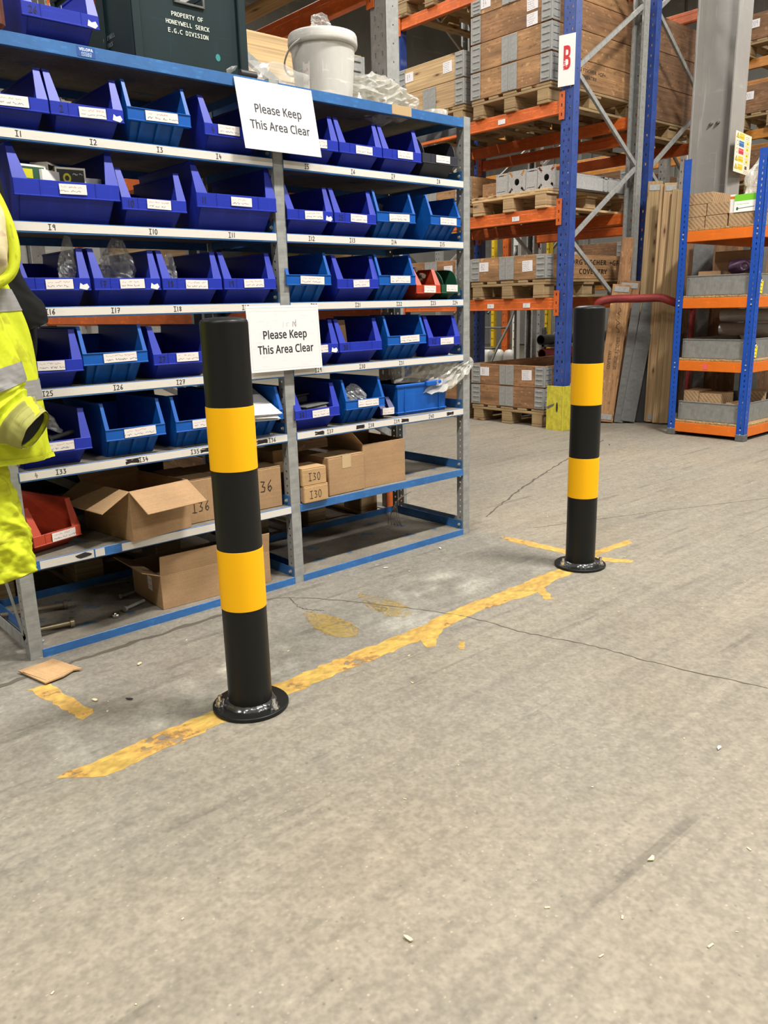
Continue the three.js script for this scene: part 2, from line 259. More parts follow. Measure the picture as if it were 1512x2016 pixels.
const signTex = [0, 1].map((k) => canvasTex(900, 640, (g) => {
  g.fillStyle = '#d9d7d8'; g.fillRect(0, 0, 900, 640); g.fillStyle = 'rgba(150,145,140,.10)';
  for (let i = 0; i < 60; i++) g.fillRect(rr(0, 900), rr(0, 640), rr(5, 90), rr(2, 14));
  g.strokeStyle = 'rgba(150,150,150,.5)'; g.lineWidth = 3; g.strokeRect(12, 40, 876, 588);
  g.fillStyle = '#1d1d22'; g.textAlign = 'center'; g.font = '112px sans-serif'; g.strokeStyle = '#1d1d22'; g.lineWidth = 5.5; g.save(); g.scale(0.95, 1);
  for (const [s, y, w] of [['Please Keep', k ? 318 : 292, 620], ['This Area Clear', k ? 468 : 450, 780]]) { g.fillText(s, 450 / 0.95, y, w); g.strokeText(s, 450 / 0.95, y, w); } g.restore();
  if (k) { g.strokeStyle = 'rgba(80,78,80,.75)'; g.lineWidth = 6; for (const p of [[560, 150, 556, 205], [566, 150, 596, 205], [600, 130, 596, 205], [580, 170, 604, 150]]) { g.beginPath(); g.moveTo(p[0], p[1]); g.lineTo(p[2], p[3]); g.stroke(); } g.strokeStyle = 'rgba(120,118,120,.5)'; g.lineWidth = 4; for (const p of [[440, 150, 428, 208], [480, 170, 482, 205], [472, 168, 510, 160]]) { g.beginPath(); g.moveTo(p[0], p[1]); g.lineTo(p[2], p[3]); g.stroke(); } }
}));
const crateTextTex = canvasTex(1024, 512, (g) => { g.fillStyle = '#d4dbd2'; g.textAlign = 'center'; g.font = 'bold 92px monospace'; g.fillText('PROPERTY OF', 512, 120, 700); g.fillText('HONEYWELL SERCK', 512, 250, 960); g.fillText('E.G.C DIVISION', 512, 380, 800); });
const crateSideTex = canvasTex(256, 128, (g) => { g.fillStyle = 'rgba(150,158,150,.6)'; g.textAlign = 'center'; g.font = 'bold 34px monospace'; g.fillText('HONEYWELL', 128, 50); g.fillText('SERCK', 128, 96); });
const makerTex = canvasTex(256, 128, (g) => { g.fillStyle = '#1b4a92'; g.fillRect(0, 0, 256, 128); g.fillStyle = '#eef2f6'; g.textAlign = 'center'; g.font = 'bold 52px sans-serif'; g.fillText('VELOPA', 128, 52, 235); for (let i = 0; i < 3; i++) scrawl(g, 60, 74 + i * 18, 130, 9, 'rgba(230,236,242,.9)', 4); });
const boardTex = canvasTex(1024, 256, (g) => { g.fillStyle = '#241a14'; g.textAlign = 'center'; g.font = 'bold 92px sans-serif'; g.fillText('GEORG FISCHER  +GF+', 512, 100, 1000); g.fillText('COVENTRY', 512, 220, 480); });
const bSignTex = canvasTex(256, 512, (g) => { g.fillStyle = '#e8e4e2'; g.fillRect(0, 0, 256, 512); g.fillStyle = '#c32a34'; g.textAlign = 'center'; g.font = 'bold 250px sans-serif'; g.save(); g.translate(128, 0); g.scale(0.9, 1.35); g.fillText('B', 0, 260); g.restore(); g.fillStyle = '#e8e4e2'; for (let i = 0; i < 26; i++) g.fillRect(rr(60, 120), rr(250, 360), rr(3, 20), rr(2, 6)); });
const safetyTex = canvasTex(384, 512, (g) => {
  g.fillStyle = '#f1ead0'; g.fillRect(0, 0, 384, 512);
  const row = (y, c, sh) => { g.fillStyle = c; g.fillRect(88, y, 120, 72); g.lineWidth = 5; g.strokeStyle = '#333'; g.beginPath(); if (sh === 'tri') { g.fillStyle = '#e9c21a'; g.moveTo(48, y + 6); g.lineTo(80, y + 66); g.lineTo(16, y + 66); g.closePath(); g.fill(); } else { g.strokeStyle = sh; g.arc(48, y + 36, 28, 0, 7); } g.stroke(); scrawl(g, 96, y + 22, 100, 14, 'rgba(255,255,255,.75)', 3); scrawl(g, 96, y + 48, 90, 14, 'rgba(60,60,40,.6)', 3); };
  row(14, '#ecc81e', 'tri'); row(108, '#2f6fb6', '#2f5f9f'); row(202, '#d8384a', '#c43b40'); row(300, '#ecc81e', 'tri'); row(402, '#ecc81e', 'tri');
  for (let i = 0; i < 4; i++) { g.strokeStyle = '#8b887c'; g.lineWidth = 3; g.strokeRect(236, 82 + i * 78, 118, 66); g.fillStyle = '#efd648'; g.fillRect(262, 90 + i * 78, 70, 46); g.fillStyle = '#6b5a10'; g.fillRect(286, 106 + i * 78, 18, 16); }
  scrawl(g, 250, 34, 90, 14, 'rgba(40,40,40,.8)', 3); scrawl(g, 250, 58, 80, 12, 'rgba(40,40,40,.8)', 3); g.fillStyle = '#5d4350'; g.fillRect(262, 404, 54, 44); scrawl(g, 244, 470, 110, 12, 'rgba(40,40,40,.8)', 3); scrawl(g, 244, 490, 100, 12, 'rgba(40,40,40,.8)', 3);
});
const hydroTex = canvasTex(128, 160, (g) => { g.fillStyle = '#efe9e6'; g.fillRect(0, 0, 128, 160); g.strokeStyle = '#c9898c'; g.lineWidth = 5; g.strokeRect(8, 8, 112, 144); g.beginPath(); g.moveTo(64, 60); g.lineTo(92, 118); g.lineTo(36, 118); g.closePath(); g.stroke(); });
const packTex = canvasTex(512, 256, (g) => { g.fillStyle = '#efefec'; g.fillRect(0, 0, 512, 256); g.fillStyle = '#6fc026'; g.fillRect(0, 0, 512, 96); g.fillStyle = '#3f7a1c'; g.font = 'bold 36px sans-serif'; scrawl(g, 60, 140, 220, 18, 'rgba(80,150,40,.8)', 5); g.strokeStyle = '#232326'; g.lineWidth = 9; g.beginPath(); g.moveTo(70, 205); g.lineTo(440, 190); g.stroke(); g.beginPath(); g.arc(70, 205, 20, 0, 7); g.fill(); g.stroke(); });
const miniTex = canvasTex(256, 128, (g) => { g.fillStyle = '#eeeae2'; g.fillRect(0, 0, 256, 128); g.fillStyle = '#1c211c'; g.fillRect(14, 14, 228, 100); g.strokeStyle = '#d9cf26'; g.lineWidth = 16; g.beginPath(); g.arc(96, 74, 26, 0, 7); g.stroke(); g.fillStyle = '#d9d4cc'; scrawl(g, 150, 44, 70, 16, 'rgba(220,216,205,.9)', 5); });
const mini2Tex = canvasTex(256, 128, (g) => { g.fillStyle = '#eeeae2'; g.fillRect(0, 0, 256, 128); g.fillStyle = '#234d35'; g.fillRect(14, 14, 228, 100); g.fillStyle = '#c9c21e'; g.fillRect(50, 30, 90, 62); });
const plankTex = canvasTex(512, 128, (g) => { g.fillStyle = 'rgba(35,22,14,.75)'; g.font = 'bold 30px monospace'; g.fillText('COVENTRY', 40, 52); g.fillText('GEORGE FISCHER', 40, 100); g.strokeStyle = 'rgba(30,20,14,.8)'; g.lineWidth = 4; scrawl(g, 330, 70, 150, 40, 'rgba(30,20,14,.8)', 4); });

// ---------------------------------------------------------------- materials
const L3 = (r, g, b) => new THREE.Color().setRGB(r, g, b);
const M = {};
const std = (k, c, o = {}) => (M[k] = new THREE.MeshPhysicalMaterial({ color: c, roughness: 0.6, ...o, name: k }));
std('floor', L3(1, 1, 1), { map: rep(T.concrete, 0.5, 0.5), vertexColors: true, roughness: 0.72, bumpMap: rep(T.concrete, 0.5, 0.5), bumpScale: 0.0012 });
std('floorpaint', L3(0.62, 0.41, 0.115), { map: rep(T.paint, 1.6, 1.6), transparent: true, roughness: 0.7 });
std('footpaint', L3(0.70, 0.47, 0.10), { map: rep(T.faint, 1.7, 1.7), transparent: true, roughness: 0.75 });
std('crackdirt', L3(0.085, 0.072, 0.055), { roughness: 1 });
std('wall', L3(0.34, 0.33, 0.30), { map: rep(T.scuff, 0.4, 0.4), roughness: 0.7 });
std('roof', L3(0.42, 0.42, 0.40), { roughness: 0.8 });
std('galv', L3(0.40, 0.405, 0.39), { map: rep(T.galv, 4, 4), roughness: 0.55, metalness: 0.12 });
std('galvdark', L3(0.17, 0.172, 0.168), { map: rep(T.galv, 4, 4), roughness: 0.55, metalness: 0.2 });
std('zinc', L3(0.62, 0.62, 0.61), { map: rep(T.galv, 6, 6), roughness: 0.38, metalness: 0.25 });
std('chrome', L3(0.72, 0.72, 0.70), { roughness: 0.22, metalness: 1 });
std('shelfblue', L3(0.035, 0.165, 0.46), { map: rep(T.worn, 3, 3), roughness: 0.45 });
std('deck', L3(0.255, 0.225, 0.18), { map: rep(T.dust, 2, 2), roughness: 0.95 });
std('strip', L3(1, 1, 1), { map: stripTex, roughness: 0.55 });
std('cards', L3(1, 1, 1), { map: cardTex, roughness: 0.6 });
std('marks', L3(1, 1, 1), { map: markTex, transparent: true, roughness: 0.6 });
std('notes', L3(1, 1, 1), { map: noteTex, roughness: 0.6 });
std('violet', L3(0.017, 0.038, 0.46), { map: rep(T.scuff, 3, 3), roughness: 0.42, specularIntensity: 0.6 });
std('sky', L3(0.006, 0.115, 0.52), { map: rep(T.scuff, 3, 3), roughness: 0.42, specularIntensity: 0.6 });
std('darkbin', L3(0.035, 0.038, 0.055), { map: rep(T.scuff, 3, 3), roughness: 0.4 });
std('redbin', L3(0.55, 0.06, 0.022), { map: rep(T.scuff, 3, 3), roughness: 0.42 });
std('greenbin', L3(0.012, 0.09, 0.045), { map: rep(T.scuff, 3, 3), roughness: 0.42 });
std('navybin', L3(0.022, 0.026, 0.14), { map: rep(T.scuff, 3, 3), roughness: 0.4 });
std('greencrate', L3(0.008, 0.026, 0.030), { map: rep(T.scuff, 2, 2), roughness: 0.5, specularIntensity: 0.5 });
std('black', L3(0.0075, 0.008, 0.0075), { roughness: 0.40, specularIntensity: 0.55 });
std('blackmetal', L3(0.02, 0.02, 0.02), { roughness: 0.4, metalness: 0.5 });
std('weld', L3(0.05, 0.05, 0.052), { roughness: 0.25, metalness: 0.4, clearcoat: 0.8, clearcoatRoughness: 0.15 });
std('bandyellow', L3(0.92, 0.47, 0.003), { roughness: 0.5, specularIntensity: 0.5 });
std('paper', L3(0.74, 0.73, 0.72), { roughness: 0.6 });
std('carton', L3(0.46, 0.29, 0.15), { map: rep(T.card, 3, 3), roughness: 0.85 });
std('cartonpale', L3(0.58, 0.37, 0.18), { map: rep(T.card, 3, 3), roughness: 0.85 });
std('hatchbox', L3(0.52, 0.35, 0.19), { map: rep(T.hatch, 3.2, 3.2), roughness: 0.85 });
std('tape', L3(0.50, 0.36, 0.20), { roughness: 0.2, clearcoat: 0.5 });
std('film', L3(0.95, 0.95, 0.93), { transmission: 0.85, roughness: 0.16, ior: 1.5, flatShading: true });
std('milkfilm', L3(0.88, 0.87, 0.82), { transmission: 0.72, roughness: 0.25, flatShading: true });
std('tapeclear', L3(0.52, 0.49, 0.43), { roughness: 0.25, transmission: 0.25 });
std('whiteplastic', L3(0.72, 0.70, 0.66), { map: rep(T.scuff, 2, 2), roughness: 0.45 });
std('orange', L3(0.74, 0.15, 0.022), { map: rep(T.worn, 2, 2), roughness: 0.5 });
std('orangenew', L3(0.86, 0.19, 0.01), { map: rep(T.scuff, 2, 2), roughness: 0.45 });
std('amber', L3(0.62, 0.25, 0.035), { map: rep(T.worn, 2, 2), roughness: 0.5 });
std('rackblue', L3(0.035, 0.085, 0.36), { map: rep(T.worn, 2, 2), roughness: 0.45 });
std('newblue', L3(0.008, 0.085, 0.50), { map: rep(T.scuff, 2, 2), roughness: 0.4 });
std('pine', L3(0.72, 0.52, 0.28), { map: rep(T.wood, 0.9, 2.4), roughness: 0.8 });
std('pine2', L3(0.60, 0.42, 0.23), { map: rep(T.wood, 0.9, 2.4), roughness: 0.8 });
std('pallet', L3(0.44, 0.32, 0.17), { map: rep(T.wood, 0.9, 2.4), roughness: 0.85 });
std('collar', L3(0.50, 0.285, 0.13), { map: rep(T.oldwood, 0.9, 2.2), roughness: 0.8 });
std('collar2', L3(0.40, 0.215, 0.10), { map: rep(T.oldwood, 0.9, 2.2), roughness: 0.8 });
std('collarold', L3(0.30, 0.165, 0.085), { map: rep(T.oldwood, 0.9, 2.2), roughness: 0.85 });
std('chipboard', L3(0.56, 0.40, 0.22), { map: rep(T.chip, 3, 3), roughness: 0.9 });
std('guardyellow', L3(0.68, 0.60, 0.05), { map: rep(T.worn, 5, 5), roughness: 0.6 });
std('postyellow', L3(0.75, 0.52, 0.02), { roughness: 0.5 });
std('traygrey', L3(0.31, 0.315, 0.30), { map: rep(T.galv, 3, 3), roughness: 0.5, metalness: 0.15 });
std('steelcolumn', L3(0.42, 0.40, 0.375), { map: rep(T.scuff, 0.7, 0.7), roughness: 0.45 });
std('redtube', L3(0.34, 0.03, 0.03), { map: rep(T.oldwood, 3, 3), roughness: 0.6 });
std('hivis', L3(0.66, 0.74, 0.012), { map: rep(T.hivis, 3, 3), roughness: 0.75, bumpMap: rep(T.weave, 6, 2), bumpScale: 0.0006 });
std('hiviscuff', L3(0.36, 0.36, 0.09), { map: rep(T.hivis, 3, 3), roughness: 0.85 });
std('hivislining', L3(0.72, 0.62, 0.36), { map: rep(T.hivis, 3, 3), roughness: 0.8 });
std('reflect', L3(0.36, 0.35, 0.345), { map: rep(T.scuff, 3, 3), roughness: 0.5 });
std('blackcloth', L3(0.012, 0.0125, 0.013), { roughness: 0.9, specularIntensity: 0.3 });
std('dark', L3(0.02, 0.02, 0.021), { roughness: 0.6 });
std('rubber', L3(0.03, 0.03, 0.032), { roughness: 0.4 });
std('brass', L3(0.35, 0.30, 0.20), { roughness: 0.35, metalness: 0.8 });
std('rust', L3(0.22, 0.17, 0.12), { map: rep(T.galv, 8, 8), roughness: 0.6, metalness: 0.4 });
std('redbrown', L3(0.20, 0.05, 0.022), { map: rep(T.oldwood, 4, 4), roughness: 0.7 });
std('purple', L3(0.05, 0.02, 0.05), { roughness: 0.4 });
std('straw', L3(0.66, 0.55, 0.34), { roughness: 0.8 });
std('lamp', L3(0.9, 0.9, 0.88), { emissive: L3(1, 0.97, 0.9), emissiveIntensity: 3 });
std('lamphousing', L3(0.5, 0.5, 0.5), { roughness: 0.5 });
const tx = (k, t, clear) => std(k, L3(1, 1, 1), { map: t, transparent: !!clear, roughness: 0.5 });
tx('sign0', signTex[0]); tx('sign1', signTex[1]); tx('cratetext', crateTextTex, 1); tx('crateside', crateSideTex, 1); tx('maker', makerTex); tx('boardtext', boardTex, 1); tx('bsign', bSignTex); tx('safety', safetyTex); tx('hydro', hydroTex); tx('pack', packTex); tx('mini', miniTex); tx('mini2', mini2Tex); tx('planktext', plankTex, 1);

// ---------------------------------------------------------------- the hall
{
  const axis = (lo, a, b, hi, fine, wide) => { const s = []; for (let v = lo; v < a; v += wide) s.push(v); for (let v = a; v < b; v += fine) s.push(v); for (let v = b; v <= hi + 1e-6; v += wide) s.push(Math.min(v, hi)); if (s[s.length - 1] < hi) s.push(hi); return s; };
  const X = axis(-10, -0.2, 4.4, 16, 0.028, 0.4), Z = axis(-14, -3.2, 0.2, 12, 0.028, 0.4), pos = [], nor = [], uv = [], col = [], idx = [];
  for (const z of Z) for (const x of X) {
    pos.push(x, 0, z); nor.push(0, 1, 0); uv.push(x, z);
    const n1 = nz(x * 0.9 + 40, z * 1.3 + 40, 1, 4), n2 = nz(x * 4 + 9, z * 5 + 9, 5, 4), n3 = nz(x * 14, z * 14, 8, 3), tr = nz(x * 0.35 + 7, z * 9 + 7, 12, 4);
    let r = 0.362 + (n1 - 0.5) * 0.07 + (n2 - 0.5) * 0.02, g = r * 0.885, b = r * 0.69;
    const box = sst(-1.60, -1.78, z) * sst(-2.9, -2.4, z) * sst(0.2, 0.6, x) * sst(2.75, 2.6, x);     // the kept-clear bay: greyer, scrubbed slab
    const gr = box * (0.55 + 0.45 * n1); r *= 1 - 0.12 * gr; g *= 1 - 0.08 * gr; b *= 1 - 0.0 * gr;
    const pale = (cx, cz, rx, rz, k) => { const d = Math.hypot((x - cx) / rx, (z - cz) / rz), q = sst(1.1, 0.3, d + (n2 - 0.5) * 1.3) * sst(0.40, 0.62, n3 * 0.6 + n2 * 0.4) * k; r += q * 0.22; g += q * 0.225; b += q * 0.19; };
    pale(2.05, -2.0, 0.26, 0.2, 1.1); pale(1.72, -1.86, 0.22, 0.16, 0.8); pale(1.08, -1.9, 0.22, 0.16, 0.8); pale(0.86, -1.82, 0.3, 0.16, 0.6); pale(0.62, -1.80, 0.2, 0.2, 0.5); pale(1.25, -1.98, 0.2, 0.12, 0.7); pale(2.4, -1.86, 0.14, 0.1, 0.5);
    const tyre = sst(0.60, 0.70, tr) * (z > -1.75 ? 1 : 0.4) * 0.07 + sst(0.06, 0.0, Math.abs(z + 1.06 + 0.09 * (x - 1.4) + 0.02 * Math.sin(x * 3))) * 0.10 * sst(0.35, 0.6, nz(x * 3, z * 10, 90, 2));
    r *= 1 - tyre; g *= 1 - tyre; b *= 1 - tyre * 0.9;
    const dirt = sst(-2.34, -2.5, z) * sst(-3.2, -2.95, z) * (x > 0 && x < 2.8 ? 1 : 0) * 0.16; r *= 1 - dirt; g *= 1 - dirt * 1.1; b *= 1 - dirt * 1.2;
    const oil = sst(0.66, 0.78, nz(x * 1.6 + 3, z * 2.2 + 3, 55, 4)) * 0.07; r *= 1 - oil; g *= 1 - oil * 0.9; b *= 1 - oil * 0.8;
    col.push(r, g, b);
  }
  const w = X.length; for (let j = 0; j + 1 < Z.length; j++) for (let i = 0; i + 1 < w; i++) { const q = j * w + i; idx.push(q, q + w, q + 1, q + 1, q + w, q + w + 1); }
  const g = new THREE.BufferGeometry(); for (const [k, a, n] of [['position', pos, 3], ['normal', nor, 3], ['uv', uv, 2], ['color', col, 3]]) g.setAttribute(k, new THREE.Float32BufferAttribute(a, n)); g.setIndex(idx);
  const slab = BB(-10, 16, -0.3, -0.004, -14, 12, 0.001); slab.setAttribute('color', new THREE.Float32BufferAttribute(new Float32Array(slab.attributes.position.count * 3).fill(0.5), 3));
  const fl = setting('floor', mergeGeometries([g.toNonIndexed(), slab]), M.floor);
  setting('ceiling', BB(-10.2, 16.2, 7.2, 7.4, -14.2, 12.2, 0.01), M.roof);
  setting('wall_back', BB(-10.2, 16.2, 0, 7.2, -14.2, -14, 0.01), M.wall);
  setting('wall_front', BB(-10.2, 16.2, 0, 7.2, 12, 12.2, 0.01), M.wall);
  setting('wall_left', BB(-10.2, -10, 0, 7.2, -14, 12, 0.01), M.wall);
  const wr = setting('wall_right', BB(16, 16.2, 0, 7.2, -14, 12, 0.01), M.wall);
  for (let k = 0; k < 14; k++) part('panel', BB(15.94, 15.995, 0.02, 7.15, -13 + k * 1.0, -12.06 + k * 1.0, 0.02), M.wall, wr);

  // worn yellow line paint and the painted soles inside the bay
  const flat = (pts, jit = 0.006, step = 0.02) => {
    const q = []; for (let i = 0; i < pts.length; i++) { const a = pts[i], b = pts[(i + 1) % pts.length], n = Math.max(1, Math.round(Math.hypot(b[0] - a[0], b[1] - a[1]) / step)); for (let k = 0; k < n; k++) { const t = k / n; q.push([a[0] + (b[0] - a[0]) * t + rr(-1, 1) * jit, -(a[1] + (b[1] - a[1]) * t + rr(-1, 1) * jit)]); } }
    return at(ext(q, 0.0006), 0, 0, 0, -PI / 2, 0, 0);
  };
  const bay = thing('floor_marking', 'worn yellow line paint marking a bay on the concrete between the bollards', 'floor marking');
  part('line', flat([[0.50, -1.72], [0.75, -1.735], [1.3, -1.765], [1.62, -1.765], [1.90, -1.795], [2.2, -1.80], [2.45, -1.81], [2.62, -1.80], [2.62, -1.74], [2.40, -1.735], [2.28, -1.72], [2.21, -1.62], [2.185, -1.63], [2.22, -1.70], [1.95, -1.725], [1.72, -1.70], [1.63, -1.63], [1.60, -1.64], [1.62, -1.69], [1.25, -1.685], [0.90, -1.668], [0.58, -1.645], [0.54, -1.67]]), M.floorpaint, bay);
  part('line', flat([[2.66, -2.26], [2.70, -2.25], [2.725, -1.92], [2.70, -1.78], [2.655, -1.79], [2.67, -1.93], [2.655, -2.1]]), M.floorpaint, bay);
  part('line', flat([[0.60, -2.22], [0.66, -2.21], [0.685, -1.96], [0.64, -1.94], [0.625, -2.06]]), M.floorpaint, bay);
  part('line', flat([[2.62, -1.83], [2.78, -1.845], [3.02, -1.83], [3.0, -1.79], [2.80, -1.80], [2.68, -1.785]]), M.floorpaint, bay);
  part('line', flat([[2.67, -1.80], [2.72, -1.79], [2.79, -1.66], [2.76, -1.65], [2.70, -1.72]]), M.floorpaint, bay);
  part('paint_fleck', flat([[1.66, -1.56], [1.70, -1.60], [1.71, -1.585], [1.67, -1.55]], 0.004, 0.015), M.floorpaint, bay);
  const sole = (x, z, turn, label) => {
    const pts = []; for (let i = 0; i < 40; i++) { const t = i / 40 * 2 * PI, s = -Math.cos(t), wd = 0.050 - 0.012 * s + 0.010 * Math.cos(2.2 * s + 0.6); pts.push([Math.sin(t) * wd * 0.98, s * -0.145]); }
    const q = pts.map(([a, b]) => [x + a * Math.cos(turn) - b * Math.sin(turn), z + a * Math.sin(turn) + b * Math.cos(turn)]);
    single('footprint_marking', label, 'floor marking', flat(q, 0.004, 0.02), M.footpaint);
  };
  sole(1.50, -2.005, 0.05, 'faded yellow painted shoe sole lying clear of the floor crack');
  sole(1.742, -2.005, 0.08, 'faded yellow painted shoe sole crossed by the floor crack');
  // cracks filled with dirt
  const crack = (label, pts, wd, jit) => {
    const P = [], n = 70, c = new THREE.CatmullRomCurve3(pts.map((p) => V(p[0], 0, p[1])));
    for (let i = 0; i <= n; i++) { const p = c.getPoint(i / n); P.push([p.x + rr(-1, 1) * jit, p.z + rr(-1, 1) * jit]); }
    const a = [], b = []; for (let i = 0; i <= n; i++) { const p = P[Math.max(0, i - 1)], q = P[Math.min(n, i + 1)], dx = q[0] - p[0], dz = q[1] - p[1], l = Math.hypot(dx, dz), h = wd * rr(0.3, 1) / 2; a.push([P[i][0] - dz / l * h, -(P[i][1] + dx / l * h)]); b.unshift([P[i][0] + dz / l * h, -(P[i][1] - dx / l * h)]); }
    const o = part('crack', at(ext([...a, ...b].reverse(), 0.0008), 0, 0.0001, 0, -PI / 2, 0, 0), M.crackdirt, fl); o.userData.label = label;
  };
  crack('dirt-filled joint along the shelving', [[-0.3, -2.245], [0.3, -2.29], [0.55, -2.302], [0.9, -2.32], [1.29, -2.327], [1.36, -2.335]], 0.028, 0.007);
  crack('hairline crack', [[1.45, -2.36], [1.55, -2.30], [1.77, -1.95], [1.867, -1.718], [1.9, -1.5], [1.963, -1.301], [1.99, -1.1], [2.062, -0.804]], 0.005, 0.004);
  crack('hairline crack', [[1.55, -2.30], [1.52, -2.18], [1.56, -2.11]], 0.003, 0.004);
  crack('long saw joint', [[2.9, -2.55], [3.6, -2.85], [4.4, -3.15], [5.2, -3.4]], 0.014, 0.006);
  crack('pale hairline crack', [[2.9, -2.25], [3.5, -2.02], [4.6, -1.55]], 0.003, 0.003);
  // lamps under the roof
  for (const [x, z, len, k] of LAMPS) {
    const l = thing('roof_lamp', 'long white strip lamp hanging under the hall roof', 'lamp', [x, LAMP_Y, z], 0, 'strip lamps under the roof');
    part('housing', B(len + 0.06, 0.09, 0.4, 0, 0.055, 0, 0.01), M.lamphousing, l); part('diffuser', B(len, 0.02, 0.34, 0, 0, 0, 0.005), M.lamp, l);
    for (const s of [-1, 1]) part('hanger', rod([s * len * 0.4, 0.1, 0], [s * len * 0.4, 0.6, 0], 0.006, 6), M.lamphousing, l);
    const a = new THREE.RectAreaLight(new THREE.Color(1, 0.965, 0.90), k, len, 0.34); a.position.set(x, LAMP_Y - 0.014, z); a.rotation.x = -PI / 2; a.name = 'roof_lamp_light'; scene.add(a);
  }
}

// ---------------------------------------------------------------- bollards
function bollard(label, x, z, turn) {
  const o = thing('bollard', label, 'bollard', [x, 0, z], turn, 'striped bollards on the yellow line'), R = 0.057;
  part('base_plate', lathe([[0.0, 0.0], [0.098, 0.0], [0.1, 0.002], [0.1, 0.009], [0.097, 0.012], [0.056, 0.012]], 56), M.black, o);
  part('post', lathe([[R, 0.010], [R, 0.990], [R - 0.0015, 0.9955], [R - 0.005, 0.999], [R - 0.016, 1.0025], [R - 0.034, 1.004], [0, 1.0045]], 64), M.black, o);
  const wl = lathe([[R + 0.012, 0.0115], [R + 0.0085, 0.017], [R + 0.004, 0.021], [R - 0.001, 0.023]], 72), p = wl.attributes.position;
  for (let i = 0; i < p.count; i++) { const a = Math.atan2(p.getZ(i), p.getX(i)), k = 1 + 0.035 * Math.sin(a * 9 + 1) * Math.sin(a * 23); p.setXYZ(i, p.getX(i) * k, p.getY(i), p.getZ(i) * k); } wl.computeVertexNormals();
  part('weld_bead', wl, M.weld, o);
  for (const [a, b] of [[0.284, 0.440], [0.642, 0.796]]) part('yellow_band', lathe([[R, a], [R + 0.0012, a + 0.0004], [R + 0.0012, b - 0.0004], [R, b]], 64), M.bandyellow, o, 'yellow reflective band');
  [1.29, 3.58, 5.58].forEach((a, k) => {
    const bx = Math.cos(a) * 0.079, bz = Math.sin(a) * 0.079;
    const b = part('anchor_bolt', rod([bx, 0.012, bz], [bx, 0.041, bz], 0.0062, 12), M.chrome, o, 'zinc plated anchor bolt');
    part('nut', at(new THREE.CylinderGeometry(0.0128, 0.0128, 0.012, 6).toNonIndexed(), bx, 0.0215, bz, 0, k * 0.4, 0), M.chrome, b); part('washer', at(new THREE.CylinderGeometry(0.0155, 0.0155, 0.003, 18), bx, 0.0136, bz), M.chrome, b);
  });
}
bollard('black steel bollard with two yellow bands in front of the mid shelving post', 1.005, -1.702, 0);
bollard('black steel bollard with two yellow bands where three yellow floor lines meet', 2.588, -1.775, 0.12);

